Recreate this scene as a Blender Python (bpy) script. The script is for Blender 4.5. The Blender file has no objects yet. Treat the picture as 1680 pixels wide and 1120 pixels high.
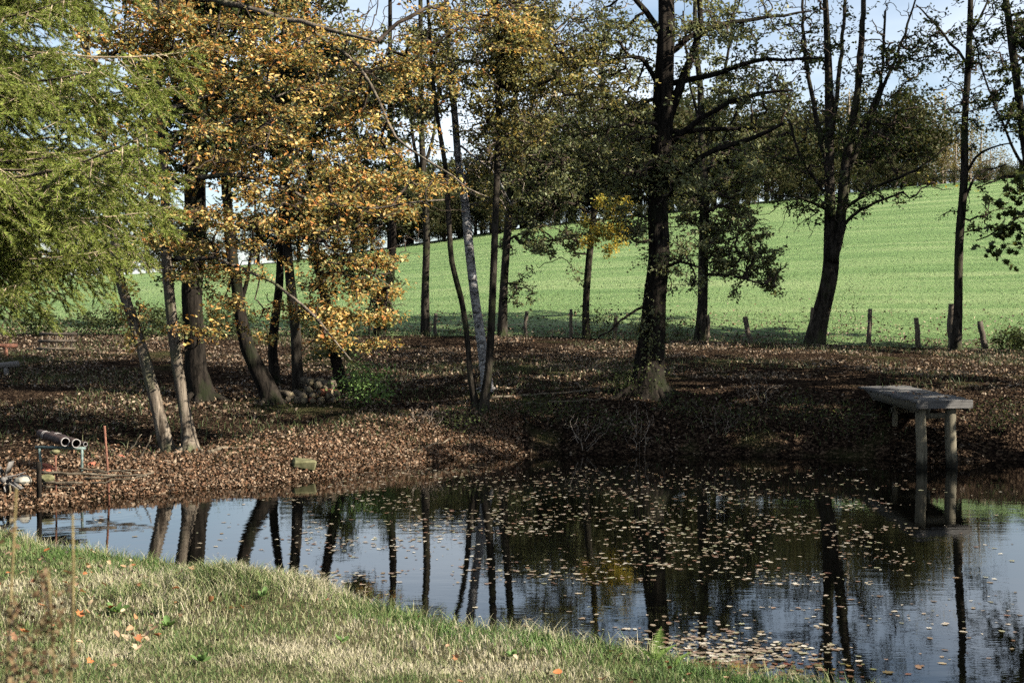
import bpy, math
import numpy as np
from mathutils import Vector
R = math.radians
sc = bpy.context.scene
col = sc.collection
rng = np.random.default_rng(11)

# ------------------------------------------------------------------ camera, sky, sun, exposure
CAM_Z, FPX, YH = 2.44, 2333.0, 525.0      # eye height above the water, focal length and eye level in photograph pixels
cam = bpy.data.cameras.new('camera'); cam.lens = 50.0; cam.sensor_width = 36.0
cam.clip_start = 0.05; cam.clip_end = 6000
cam.dof.use_dof = True; cam.dof.focus_distance = 24.0; cam.dof.aperture_fstop = 7.0
camo = bpy.data.objects.new('camera', cam); col.objects.link(camo)
camo.location = (0, 0, CAM_Z); camo.rotation_euler = (R(90) - math.atan((560 - YH) / FPX), 0, 0)
sc.camera = camo

SUN_EL, SUN_AZ = 32.0, 114.0          # azimuth clockwise from +Y (the view direction)
w = bpy.data.worlds.new('World'); sc.world = w; w.use_nodes = True
nt = w.node_tree; nt.nodes.clear()
sky = nt.nodes.new('ShaderNodeTexSky'); sky.sky_type = 'NISHITA'; sky.sun_disc = False
sky.sun_elevation = R(SUN_EL); sky.sun_rotation = R(SUN_AZ); sky.air_density = 1.0; sky.dust_density = 0.4; sky.ozone_density = 2.0
tcw = nt.nodes.new('ShaderNodeTexCoord'); mpw = nt.nodes.new('ShaderNodeMapping'); mpw.inputs['Scale'].default_value = (2.0, 2.0, 7.0)
nzw = nt.nodes.new('ShaderNodeTexNoise'); nzw.inputs['Scale'].default_value = 1.6; nzw.inputs['Detail'].default_value = 5; nzw.inputs['Distortion'].default_value = 0.3
rpw = nt.nodes.new('ShaderNodeValToRGB'); rpw.color_ramp.elements[0].position = 0.30; rpw.color_ramp.elements[1].position = 0.78
rpw.color_ramp.elements[1].color = (0.62, 0.62, 0.62, 1)
mxw = nt.nodes.new('ShaderNodeMix'); mxw.data_type = 'RGBA'; mxw.inputs[7].default_value = (10.5, 10.8, 11.3, 1)
bg = nt.nodes.new('ShaderNodeBackground'); bg.inputs['Strength'].default_value = 0.05
wo = nt.nodes.new('ShaderNodeOutputWorld')
L = nt.links.new
L(tcw.outputs['Generated'], mpw.inputs['Vector']); L(mpw.outputs[0], nzw.inputs['Vector']); L(nzw.outputs[0], rpw.inputs[0])
L(rpw.outputs[0], mxw.inputs[0]); L(sky.outputs[0], mxw.inputs[6]); L(mxw.outputs[2], bg.inputs['Color']); L(bg.outputs[0], wo.inputs[0])

sun = bpy.data.lights.new('sun', 'SUN'); sun.energy = 5.0; sun.angle = R(0.5); sun.color = (1.0, 0.93, 0.82)
suno = bpy.data.objects.new('sun', sun); col.objects.link(suno)
tosun = Vector((math.sin(R(SUN_AZ)) * math.cos(R(SUN_EL)), math.cos(R(SUN_AZ)) * math.cos(R(SUN_EL)), math.sin(R(SUN_EL))))
suno.rotation_euler = tosun.to_track_quat('Z', 'Y').to_euler(); suno.location = (20, -10, 30)

sc.view_settings.view_transform = 'Standard'; sc.view_settings.look = 'None'
sc.view_settings.exposure = 1.65; sc.view_settings.gamma = 1.0; sc.view_settings.use_curve_mapping = False
sc.render.engine = 'CYCLES'
sc.cycles.use_denoising = False; sc.cycles.use_adaptive_sampling = True; sc.cycles.adaptive_threshold = .02; sc.cycles.use_light_tree = False
sc.cycles.max_bounces = 4; sc.cycles.diffuse_bounces = 0; sc.cycles.glossy_bounces = 3; sc.cycles.transmission_bounces = 3
sc.cycles.caustics_reflective = False; sc.cycles.caustics_refractive = False

# ------------------------------------------------------------------ maths helpers
def P(x, y, D):
    """A point of the place, from its bearing in the photograph and its distance."""
    return np.array(((x - 840.0) / FPX * D, D, CAM_Z - (y - YH) / FPX * D))
_lat = rng.random((256, 256))
def vnoise(x, y):
    x = np.asarray(x, float); y = np.asarray(y, float)
    xi = np.floor(x).astype(int); yi = np.floor(y).astype(int); fx = x - xi; fy = y - yi
    fx = fx * fx * (3 - 2 * fx); fy = fy * fy * (3 - 2 * fy)
    a = _lat[xi & 255, yi & 255]; b = _lat[(xi + 1) & 255, yi & 255]; c = _lat[xi & 255, (yi + 1) & 255]; d = _lat[(xi + 1) & 255, (yi + 1) & 255]
    return (a * (1 - fx) + b * fx) * (1 - fy) + (c * (1 - fx) + d * fx) * fy
def fbm(x, y, o=4):
    s = 0; a = .5
    for i in range(o):
        s = s + a * (vnoise(x, y) - .5); x = x * 2.03 + 7.1; y = y * 2.03 + 3.7; a *= .5
    return s
def sstep(t):
    t = np.clip(t, 0, 1); return t * t * (3 - 2 * t)

# ------------------------------------------------------------------ terrain functions
NX = [-120, -30, -12, -8, -5.4, -3.69, -2.35, -1.04, -.04, .96, 1.9, 2.6, 6, 15, 30, 120]
NY = [16.6, 16.4, 16.2, 15.7, 14.9, 13.2, 12.3, 11.0, 10.1, 9.35, 8.65, 7.85, 5.8, 4.6, 4.2, 4]
FX = [-120, -30, -12, -8, -6.63, -5.38, -3.94, -2.7, -2.03, -1.07, .66, 2.88, 5.03, 7.0, 8.8, 15, 30, 120]
FY = [17.6, 17.6, 17.7, 17.9, 18.4, 19.6, 20.9, 22.5, 23.7, 25.0, 25.8, 25.9, 25.5, 24.75, 24.5, 23.5, 22, 20]
FENCE_Y = 43.0
def N_(x): return np.interp(x, NX, NY) + .10 * np.sin(np.asarray(x) * 3.1) + .05 * np.sin(np.asarray(x) * 7.7 + 1)
def F_(x): return np.interp(x, FX, FY) + .12 * np.sin(np.asarray(x) * 2.3) + .07 * np.sin(np.asarray(x) * 5.9 + 2)
def zG_(x): return np.interp(x, [-15, .4, 10.8, 14.1, 30], [2.03, 1.96, 1.67, 1.54, 1.5])
def lawn_z(x, y):
    t = N_(x) - y
    z = -.35 + .57 * sstep((t + .35) / .55) + np.clip(t, 0, 6) * .05
    m = .22 * np.exp(-(((x + 2.0) / .75) ** 2 + ((y - 11.3) / .55) ** 2))       # the rough hummock by the water
    return z + .10 * fbm(x * .8, y * .8, 3) * np.clip(t * 1.2, 0, 1) + m * np.clip(t, 0, 1)
def bank_z(x, y):
    t = y - F_(x)
    zb = np.interp(x, [-12, -6, -4, -2, 0, 2, 6, 9, 15], [.34, .32, .38, .62, .95, 1.02, 1.08, 1.1, 1.1])
    wd = np.interp(x, [-6, -2, 1, 9], [2.6, 2.8, 3.0, 3.3])
    z = zb * sstep(t / wd * .5 + .5) * 2 - zb
    z = np.where(t < 0, np.maximum(t * .5, -.8), np.where(t < wd, zb * (1 - (1 - np.clip(t / wd, 0, 1)) ** 1.6), zb))
    z = z + (zG_(x) - zb) * np.clip((t - wd) / np.maximum(FENCE_Y - F_(x) - wd, 1), 0, 1)
    k = np.clip(t / 1.5, 0, 1) * np.clip((FENCE_Y - y) / 2, 0, 1)
    return z + k * (.22 * fbm(x * .5, y * .5, 4) + .05 * fbm(x * 3, y * 3, 2))
TX = [-2500, -400, 0, 200, 450, 700, 870, 1050, 1300, 1500, 1680, 2100, 4000]
TY = [470, 460, 455, 450, 430, 397, 372, 352, 326, 306, 292, 280, 280]
CREST = 130.0
def field_z(x, y):
    px = 840 + FPX * x / np.maximum(y, 1)
    zg = zG_(x / np.maximum(y, 1) * FENCE_Y)
    zc = CAM_Z + (YH - np.interp(px, TX, TY)) * CREST / FPX
    s = (y - FENCE_Y) / (CREST - FENCE_Y)
    z = zg + (zc - zg) * np.clip(s, 0, 1) + np.clip(.10 * (s * (1 - s)) * 6, 0, 1)
    z = np.where(s > 1, zc - np.clip(y - CREST, 0, 500) * .006, z)
    return z + .35 * fbm(x * .06, y * .06, 2) * np.clip(s * 4, 0, 1)
def ground_z(x, y):
    n = float(N_(x))
    if y < n + .35: return float(lawn_z(x, y))
    if y < FENCE_Y: return float(bank_z(x, y))
    return float(field_z(x, y))
def ground_v(p):
    x, y = p[:, 0], p[:, 1]; return np.where(y < N_(x) + .35, lawn_z(x, y), np.where(y < FENCE_Y, bank_z(x, np.minimum(y, FENCE_Y)), field_z(x, np.maximum(y, FENCE_Y))))
def ghit(px, py, d0=17.0):
    """first ground point met along a bearing, beyond distance d0"""
    D = d0
    while D < 140:
        p = P(px, py, D)
        if p[2] <= ground_z(p[0], D): return D
        D += .1
    return 43.0

# ------------------------------------------------------------------ mesh helpers
def mesh_from(name, V, faces, smooth=False):
    """V (n,3); faces: list of integer arrays (m,k)"""
    me = bpy.data.meshes.new(name)
    V = np.ascontiguousarray(V, np.float32)
    me.vertices.add(len(V)); me.vertices.foreach_set('co', V.ravel())
    faces = [np.asarray(f, np.int32) for f in faces if len(f)]
    nl = sum(f.size for f in faces); npoly = sum(len(f) for f in faces)
    me.loops.add(nl); me.loops.foreach_set('vertex_index', np.concatenate([f.ravel() for f in faces]))
    tot = np.concatenate([np.full(len(f), f.shape[1], np.int32) for f in faces])
    st = np.concatenate([[0], np.cumsum(tot)[:-1]]).astype(np.int32)
    me.polygons.add(npoly); me.polygons.foreach_set('loop_start', st); me.polygons.foreach_set('loop_total', tot)
    if smooth: me.polygons.foreach_set('use_smooth', np.ones(npoly, bool))
    me.update(calc_edges=True); me.validate()
    return me
class Acc:
    def __init__(s): s.V = []; s.F = {}; s.n = 0
    def add(s, V, *faces):
        V = np.asarray(V, float).reshape(-1, 3)
        for f in faces:
            f = np.asarray(f, np.int64)
            if f.size: s.F.setdefault(f.shape[1], []).append(f + s.n)
        s.V.append(V); s.n += len(V)
    def mesh(s, name, smooth=False, origin=(0, 0, 0)):
        V = np.concatenate(s.V) - np.asarray(origin)
        return mesh_from(name, V, [np.concatenate(f) for f in s.F.values()], smooth)
def tag(o, label=None, cat=None, group=None, kind=None):
    if label: o['label'] = label
    if cat: o['category'] = cat
    if group: o['group'] = group
    if kind: o['kind'] = kind
    return o
def obj(name, me, mat=None, parent=None, loc=None, rot=None, scale=None, kind=None):
    o = bpy.data.objects.new(name, me); col.objects.link(o)
    if mat is not None and me is not None and not me.materials: me.materials.append(mat)
    if parent is not None: o.parent = parent
    if loc is not None: o.location = loc
    if rot is not None: o.rotation_euler = rot
    if scale is not None: o.scale = (scale,) * 3 if np.isscalar(scale) else scale
    if kind: o['kind'] = kind
    return o
def empty(name, loc, label, cat, group=None):
    o = bpy.data.objects.new(name, None); col.objects.link(o); o.location = loc; o.empty_display_size = .2
    return tag(o, label, cat, group)
def tube(acc, pts, rad, k=6, cap=False, rough=0.0, seed=0):
    pts = np.asarray(pts, float); n = len(pts); rad = np.broadcast_to(np.asarray(rad, float), (n,))
    T = np.gradient(pts, axis=0); T /= np.linalg.norm(T, axis=1)[:, None] + 1e-9
    mean = T.mean(0); ref = np.eye(3)[np.argmin(np.abs(mean))]
    U = np.cross(T, ref); U /= np.linalg.norm(U, axis=1)[:, None] + 1e-9; W = np.cross(T, U)
    a = np.arange(k) * 2 * math.pi / k
    rr = np.repeat(rad[:, None], k, 1)
    if rough:
        z = np.cumsum(np.r_[0, np.linalg.norm(np.diff(pts, axis=0), axis=1)])
        rr = rr * (1 + rough * (vnoise(np.cos(a)[None] * 2.2 + seed + 20 + 0 * z[:, None], np.sin(a)[None] * 2.2 + z[:, None] * .8 + 20) - .5) * 2)
    if rough and k >= 16: rr = rr * (1 + .045 * np.sin(a[None] * (k // 3) + 3 * vnoise(np.arange(n)[:, None] * .35 + seed, a[None] * 1.5)) + .05 * (vnoise(np.arange(n)[:, None] * .9 + seed, a[None] * 4 + 9) - .5))
    V = pts[:, None] + rr[..., None] * (np.cos(a)[None, :, None] * U[:, None] + np.sin(a)[None, :, None] * W[:, None])
    i = np.arange(n - 1)[:, None] * k; j = np.arange(k)[None]; j2 = (j + 1) % k
    Q = np.stack([i + j, i + j2, i + k + j2, i + k + j], -1).reshape(-1, 4)
    V = V.reshape(-1, 3)
    if cap:
        V = np.vstack([V, pts[0], pts[-1]]); c0 = n * k; c1 = c0 + 1; jj = np.arange(k); j2 = (jj + 1) % k
        T1 = np.stack([np.full(k, c0), j2, jj], -1); T2 = np.stack([np.full(k, c1), (n - 1) * k + jj, (n - 1) * k + j2], -1)
        acc.add(V, Q, np.vstack([T1, T2]))
    else: acc.add(V, Q)
def catmull(pts, step):
    pts = np.asarray(pts, float)
    p = np.vstack([2 * pts[0] - pts[1], pts, 2 * pts[-1] - pts[-2]]); out = []
    for i in range(1, len(p) - 2):
        n = max(2, int(np.linalg.norm(p[i + 1][:3] - p[i][:3]) / step)); t = np.arange(n)[:, None] / n
        out.append(.5 * (2 * p[i] + (p[i + 1] - p[i - 1]) * t + (2 * p[i - 1] - 5 * p[i] + 4 * p[i + 1] - p[i + 2]) * t ** 2 + (3 * p[i] - p[i - 1] - 3 * p[i + 1] + p[i + 2]) * t ** 3))
    out.append(p[-2][None]); return np.vstack(out)
def unit(v): return v / (np.linalg.norm(v, axis=-1, keepdims=True) + 1e-9)
def leaves(acc, pos, size, up=.7, wid=.62, droop=.25, r=rng):
    n = len(pos); nv = unit(r.normal(size=(n, 3)) + np.array([0, 0, up * 1.8])); d = unit(np.cross(nv, r.normal(size=(n, 3)))); d = unit(d - np.array([0, 0, droop]))
    b = unit(np.cross(nv, d)); nv = np.cross(d, b); s = np.broadcast_to(np.asarray(size, float), (n,))[:, None]
    w_ = s * wid * r.uniform(.8, 1.15, (n, 1)); f = s * r.uniform(-.02, .16, (n, 1))
    V = np.stack([pos, pos + d * s * .45 + b * w_ * .5 + nv * f, pos + d * s, pos + d * s * .45 - b * w_ * .5 + nv * f], 1).reshape(-1, 3)
    i = np.arange(n)[:, None] * 4
    acc.add(V, np.concatenate([i + np.array([[0, 1, 2]]), i + np.array([[0, 2, 3]])]))
def outline_leaf(kind, s=1.0, curl=.12, seed=0):
    """one flat broad leaf with a real outline: 'oval' (beech, alder) or 'maple'"""
    r = np.random.default_rng(seed)
    if kind == 'oval':
        a = np.linspace(0, 2 * math.pi, 11)[:-1]
        x = .5 + .5 * np.cos(a); y = .31 * np.sin(a) * (1 + .25 * np.cos(a)); ring = np.stack([x, y], 1)
    else:
        ang = np.array([180, 150, 118, 100, 74, 56, 40, 24, 12, 0]); rad = np.array([.12, .42, .36, .55, .36, .62, .40, .5, .42, .72])
        rad = rad * r.uniform(.9, 1.1, len(rad))
        up_ = np.stack([rad * np.cos(np.radians(ang)), rad * np.sin(np.radians(ang))], 1)
        ring = np.vstack([up_, (up_[1:-1] * [1, -1])[::-1]]); ring[:, 0] += .25
    n = len(ring); V = np.zeros((n + 1, 3)); V[:n, :2] = ring; V[n] = [.4, 0, 0]
    V[:, 2] = curl * np.abs(V[:, 1]) * 1.2 + curl * (V[:, 0] - .4) ** 2 * r.uniform(-1, 1.5) + r.normal(0, .012, n + 1)
    j = np.arange(n); return V * s, np.stack([np.full(n, n), j, (j + 1) % n], 1)

# ------------------------------------------------------------------ materials
def newmat(name):
    m = bpy.data.materials.new(name); m.use_nodes = True; n = m.node_tree; n.nodes.clear()
    out = n.nodes.new('ShaderNodeOutputMaterial'); return m, n, out
def ramp(n, cols, interp='LINEAR'):
    r = n.nodes.new('ShaderNodeValToRGB'); e = r.color_ramp; e.interpolation = interp
    while len(e.elements) < len(cols): e.elements.new(.5)
    for i, c in enumerate(cols):
        p, c = c if isinstance(c[1], tuple) else (i / max(1, len(cols) - 1), c)
        e.elements[i].position = p; e.elements[i].color = (*c, 1)
    return r
def noise(n, vec, scale, detail=4, rough=.6, dist=0):
    t = n.nodes.new('ShaderNodeTexNoise'); t.inputs['Scale'].default_value = scale; t.inputs['Detail'].default_value = detail
    t.inputs['Roughness'].default_value = rough; t.inputs['Distortion'].default_value = dist
    if vec is not None: n.links.new(vec, t.inputs['Vector'])
    return t
def mapped(n, scale, out='Object', rot=(0, 0, 0)):
    tc = n.nodes.new('ShaderNodeTexCoord'); mp = n.nodes.new('ShaderNodeMapping'); mp.inputs['Scale'].default_value = scale; mp.inputs['Rotation'].default_value = rot
    n.links.new(tc.outputs[out], mp.inputs['Vector']); return mp.outputs[0]
def mixc(n, fac, a, b, mode='MIX'):
    m = n.nodes.new('ShaderNodeMix'); m.data_type = 'RGBA'; m.blend_type = mode
    for s, v in ((0, fac), (6, a), (7, b)):
        if hasattr(v, 'is_linked'): n.links.new(v, m.inputs[s])
        else: m.inputs[s].default_value = v if s == 0 else (*v, 1)
    return m.outputs[2]
def mathn(n, op, a, b):
    m = n.nodes.new('ShaderNodeMath'); m.operation = op
    for s, v in ((0, a), (1, b)):
        if hasattr(v, 'is_linked'): n.links.new(v, m.inputs[s])
        else: m.inputs[s].default_value = v
    return m.outputs[0]
def principled(n, out, colr, rough=.9, bump=None, bstr=.5, bdist=.02, spec=.2, metal=0):
    b = n.nodes.new('ShaderNodeBsdfPrincipled'); b.inputs['Roughness'].default_value = rough; b.inputs['Specular IOR Level'].default_value = spec; b.inputs['Metallic'].default_value = metal
    if hasattr(colr, 'is_linked'): n.links.new(colr, b.inputs['Base Color'])
    else: b.inputs['Base Color'].default_value = (*colr, 1)
    if bump is not None:
        bp = n.nodes.new('ShaderNodeBump'); bp.inputs['Strength'].default_value = bstr; bp.inputs['Distance'].default_value = bdist
        n.links.new(bump, bp.inputs['Height']); n.links.new(bp.outputs[0], b.inputs['Normal'])
    n.links.new(b.outputs[0], out.inputs['Surface']); return b
def leafmat(name, cols, trans=.45, gloss=.35, objrand=False, patch=0.0):
    """leaf colour picked at random for each leaf; light passes through the blade"""
    m, n, out = newmat(name)
    g = n.nodes.new('ShaderNodeNewGeometry'); fac = g.outputs['Random Per Island']
    if objrand:
        oi = n.nodes.new('ShaderNodeObjectInfo'); fac = mathn(n, 'FRACT', mathn(n, 'ADD', fac, oi.outputs['Random']), 0)
    if patch:
        nz = noise(n, mapped(n, (1, 1, 1)), .55, 2); fac = mathn(n, 'ADD', mathn(n, 'MULTIPLY', fac, 1 - patch), mathn(n, 'MULTIPLY', mathn(n, 'SUBTRACT', mathn(n, 'MULTIPLY', nz.outputs[0], 2.2), .6), patch))
    r = ramp(n, cols); n.links.new(fac, r.inputs[0])
    b = n.nodes.new('ShaderNodeBsdfPrincipled'); b.inputs['Roughness'].default_value = .5; b.inputs['Specular IOR Level'].default_value = gloss * .3
    n.links.new(r.outputs[0], b.inputs['Base Color'])
    t = n.nodes.new('ShaderNodeBsdfTranslucent'); n.links.new(mixc(n, 1.0, r.outputs[0], (1.0, .95, .6), 'MULTIPLY'), t.inputs['Color'])
    ms = n.nodes.new('ShaderNodeMixShader'); ms.inputs[0].default_value = trans
    n.links.new(b.outputs[0], ms.inputs[1]); n.links.new(t.outputs[0], ms.inputs[2]); n.links.new(ms.outputs[0], out.inputs['Surface'])
    return m
def barkmat(name, c1, c2, moss=None, vs=.16, scale=14, bstr=.9):
    m, n, out = newmat(name); v = mapped(n, (1, 1, vs))
    t = noise(n, v, scale, 6, .65, .6); r = ramp(n, [(.36, c1), (.66, c2)]); n.links.new(t.outputs[0], r.inputs[0]); c = r.outputs[0]
    if moss:
        t2 = noise(n, mapped(n, (1, 1, .6)), 2.3, 5); r2 = ramp(n, [(.52, (0, 0, 0)), (.68, (1, 1, 1))]); n.links.new(t2.outputs[0], r2.inputs[0]); c = mixc(n, r2.outputs[0], c, moss)
    principled(n, out, c, .95, t.outputs[0], bstr, .03, .02); return m
def woodmat(name, c1, c2, axis=0, spec=.2, rough=.85):
    m, n, out = newmat(name); s = [18, 18, 18]; s[axis] = 1.2
    t = noise(n, mapped(n, tuple(s)), 2.2, 6, .7, .4); r = ramp(n, [(.3, c1), (.72, c2)]); n.links.new(t.outputs[0], r.inputs[0])
    oi = n.nodes.new('ShaderNodeObjectInfo'); v = ramp(n, [(.72, .72, .74), (1.15, 1.1, 1.05)]); n.links.new(oi.outputs['Random'], v.inputs[0])
    principled(n, out, mixc(n, 1.0, r.outputs[0], v.outputs[0], 'MULTIPLY'), rough, t.outputs[0], .6, .01, spec); return m

M = {}
M['bark_dark'] = barkmat('bark_dark', (.005, .0045, .004), (.028, .023, .018), (.015, .018, .009))
M['bark_alder'] = barkmat('bark_alder', (.009, .0075, .006), (.052, .044, .034), (.04, .045, .02), .22, 11)
M['bark_beech'] = barkmat('bark_beech', (.035, .027, .020), (.20, .165, .125), (.07, .075, .04), .14, 12)
M['twig'] = barkmat('twig', (.02, .015, .011), (.075, .058, .045), None, 1, 6, .2)
M['dockstem'] = barkmat('dock_stem', (.07, .055, .025), (.19, .15, .07), None, 1, 6, .2)
M['sprucetwig'] = barkmat('spruce_twig', (.10, .075, .05), (.34, .27, .18), None, 1, 6, .2)
M['twig_pale'] = barkmat('twig_pale', (.10, .08, .06), (.30, .25, .20), None, 1, 6, .2)
def birchmat():
    m, n, out = newmat('bark_birch'); v = mapped(n, (1.2, 1.2, 3.2)); t = noise(n, v, 4.5, 6, .7, 1.2)
    r = ramp(n, [(.40, (.012, .010, .009)), (.50, (.22, .205, .19)), (.72, (.52, .50, .47))]); n.links.new(t.outputs[0], r.inputs[0])
    principled(n, out, r.outputs[0], .8, t.outputs[0], .5, .02, .2); return m
M['bark_birch'] = birchmat()
M['leaf_beech'] = leafmat('leaf_beech', [(.48, .18, .06), (.56, .31, .10), (.60, .43, .14), (.66, .52, .24), (.54, .26, .09), (.50, .42, .14), (.32, .31, .12), (.15, .17, .08), (.22, .24, .11), (.12, .14, .06), (.56, .36, .12)], .45, .45)
M['leaf_green'] = leafmat('leaf_green', [(.075, .09, .042), (.14, .155, .072), (.22, .235, .115), (.095, .11, .055), (.30, .28, .13)], .42, .55)
M['leaf_dark'] = leafmat('leaf_dark', [(.018, .026, .010), (.042, .058, .020), (.085, .10, .036), (.026, .033, .015)], .36, .35)
M['leaf_olive'] = leafmat('leaf_olive', [(.07, .08, .032), (.14, .145, .055), (.24, .21, .075), (.10, .11, .045), (.42, .30, .09), (.17, .17, .075)], .4, .4)
M['leaf_yellow'] = leafmat('leaf_yellow', [(.45, .30, .05), (.52, .38, .07), (.30, .27, .06), (.15, .17, .04)], .5, .3)
M['leaf_shrub'] = leafmat('leaf_shrub', [(.10, .17, .05), (.15, .24, .075), (.20, .30, .10)], .45, .4)
M['leaf_far'] = leafmat('leaf_far', [(.016, .022, .010), (.030, .038, .015), (.05, .056, .021), (.075, .07, .03), (.04, .032, .018)], .3, .2, True)
M['leaf_fargold'] = leafmat('leaf_fargold', [(.10, .09, .035), (.16, .13, .05), (.20, .16, .06), (.09, .09, .035)], .3, .2)
M['needles'] = leafmat('needles', [(.085, .125, .028), (.17, .22, .042), (.28, .33, .068), (.12, .165, .035), (.35, .34, .095)], .35, .3, True)
M['litter'] = leafmat('litter', [(.045, .032, .022), (.11, .080, .054), (.25, .195, .14), (.018, .014, .011), (.14, .080, .045), (.31, .24, .165), (.015, .011, .009), (.20, .13, .08), (.03, .022, .016)], .12, .25)
M['shore_litter'] = leafmat('shore_litter', [(.09, .050, .030), (.19, .112, .066), (.05, .030, .020), (.27, .18, .115), (.14, .070, .038), (.025, .017, .012), (.34, .25, .17), (.08, .05, .032)], .15, .1)
M['floating'] = leafmat('floating', [(.12, .07, .045), (.34, .30, .22), (.08, .04, .028), (.44, .41, .33), (.14, .07, .045), (.24, .24, .15), (.07, .045, .03), (.20, .16, .11)], .1, .08)
M['fallen'] = leafmat('fallen', [(.34, .16, .07), (.42, .29, .17), (.20, .085, .04), (.46, .36, .24), (.40, .14, .05), (.14, .07, .04)], .25, .3, True)
M['floating_one'] = leafmat('floating_one', [(.075, .030, .020), (.15, .09, .05), (.06, .020, .014), (.10, .034, .022), (.24, .20, .13), (.07, .025, .016), (.12, .13, .06), (.045, .024, .017), (.20, .14, .03)], .1, .06, True)
M['maple'] = leafmat('maple', [(.03, .045, .014), (.05, .07, .02), (.08, .09, .025)], .4, .4, True)
M['beech_one'] = leafmat('beech_one', [(.42, .16, .05), (.50, .27, .08), (.56, .38, .13), (.60, .46, .20), (.46, .18, .06)], .35, .4, True)
M['fern'] = leafmat('fern', [(.16, .24, .06), (.22, .32, .09)], .5, .2)
M['deadplant'] = leafmat('deadplant', [(.07, .04, .022), (.13, .085, .045), (.17, .13, .07)], .2, .2)

def grassmat(name, green, straw, patch_scale, bias, contrast=1.0):
    m, n, out = newmat(name)
    g = n.nodes.new('ShaderNodeNewGeometry'); tc = n.nodes.new('ShaderNodeTexCoord')
    nz = noise(n, tc.outputs['Object'], patch_scale, 4, .6)
    f = mathn(n, 'ADD', mathn(n, 'MULTIPLY', mathn(n, 'SUBTRACT', nz.outputs[0], .5), 3.2 * contrast), mathn(n, 'ADD', mathn(n, 'MULTIPLY', g.outputs['Random Per Island'], .9), bias))
    r = ramp(n, [green[0], green[1], straw[0], straw[1]]); n.links.new(f, r.inputs[0])
    b = n.nodes.new('ShaderNodeBsdfPrincipled'); b.inputs['Roughness'].default_value = .6; b.inputs['Specular IOR Level'].default_value = .25; n.links.new(r.outputs[0], b.inputs['Base Color'])
    t = n.nodes.new('ShaderNodeBsdfTranslucent'); n.links.new(r.outputs[0], t.inputs['Color'])
    ms = n.nodes.new('ShaderNodeMixShader'); ms.inputs[0].default_value = .3
    n.links.new(b.outputs[0], ms.inputs[1]); n.links.new(t.outputs[0], ms.inputs[2]); n.links.new(ms.outputs[0], out.inputs['Surface']); return m
M['grass'] = grassmat('grass', ((.045, .08, .020), (.115, .16, .045)), ((.25, .235, .12), (.40, .355, .24)), 1.1, .10, 1.0)
M['shore_grass'] = grassmat('shore_grass', ((.04, .085, .018), (.075, .14, .03)), ((.11, .18, .045), (.24, .24, .11)), .9, .0, .6)
M['bank_grass'] = grassmat('bank_grass', ((.025, .04, .012), (.05, .075, .022)), ((.09, .10, .04), (.17, .15, .08)), .6, .0, .7)
M['crop'] = grassmat('crop', ((.08, .135, .038), (.115, .18, .052)), ((.15, .21, .075), (.24, .26, .13)), .12, .0, .6)
def lawnmat():
    m, n, out = newmat('lawn_soil'); v = mapped(n, (1, 1, 1)); a = noise(n, v, 22, 6, .7); b = noise(n, v, .7, 3)
    r = ramp(n, [(.3, (.014, .014, .008)), (.5, (.05, .046, .022)), (.7, (.12, .10, .055))]); n.links.new(mathn(n, 'ADD', mathn(n, 'MULTIPLY', a.outputs[0], .8), mathn(n, 'MULTIPLY', b.outputs[0], .25)), r.inputs[0])
    principled(n, out, r.outputs[0], 1, a.outputs[0], .8, .03, .05); return m
M['lawn'] = lawnmat()
def bankmat():
    m, n, out = newmat('leaf_litter_soil'); v = mapped(n, (1, 1, 1))
    vo = n.nodes.new('ShaderNodeTexVoronoi'); vo.inputs['Scale'].default_value = 24; n.links.new(v, vo.inputs['Vector'])
    sp = n.nodes.new('ShaderNodeSeparateColor'); n.links.new(vo.outputs['Color'], sp.inputs[0])
    r = ramp(n, [(.0, (.004, .003, .0025)), (.45, (.012, .008, .006)), (.75, (.03, .02, .013)), (1, (.08, .055, .035))]); n.links.new(sp.outputs[0], r.inputs[0])
    g = noise(n, v, .35, 4); rg = ramp(n, [(.55, (0, 0, 0)), (.68, (.55, .55, .55))]); n.links.new(g.outputs[0], rg.inputs[0])
    f = noise(n, v, 30, 3); c2 = ramp(n, [(.3, (.018, .022, .009)), (.7, (.075, .085, .03))]); n.links.new(f.outputs[0], c2.inputs[0])
    principled(n, out, mixc(n, rg.outputs[0], r.outputs[0], c2.outputs[0]), .95, vo.outputs['Distance'], .9, .05, .0); return m
M['bank'] = bankmat()
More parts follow.
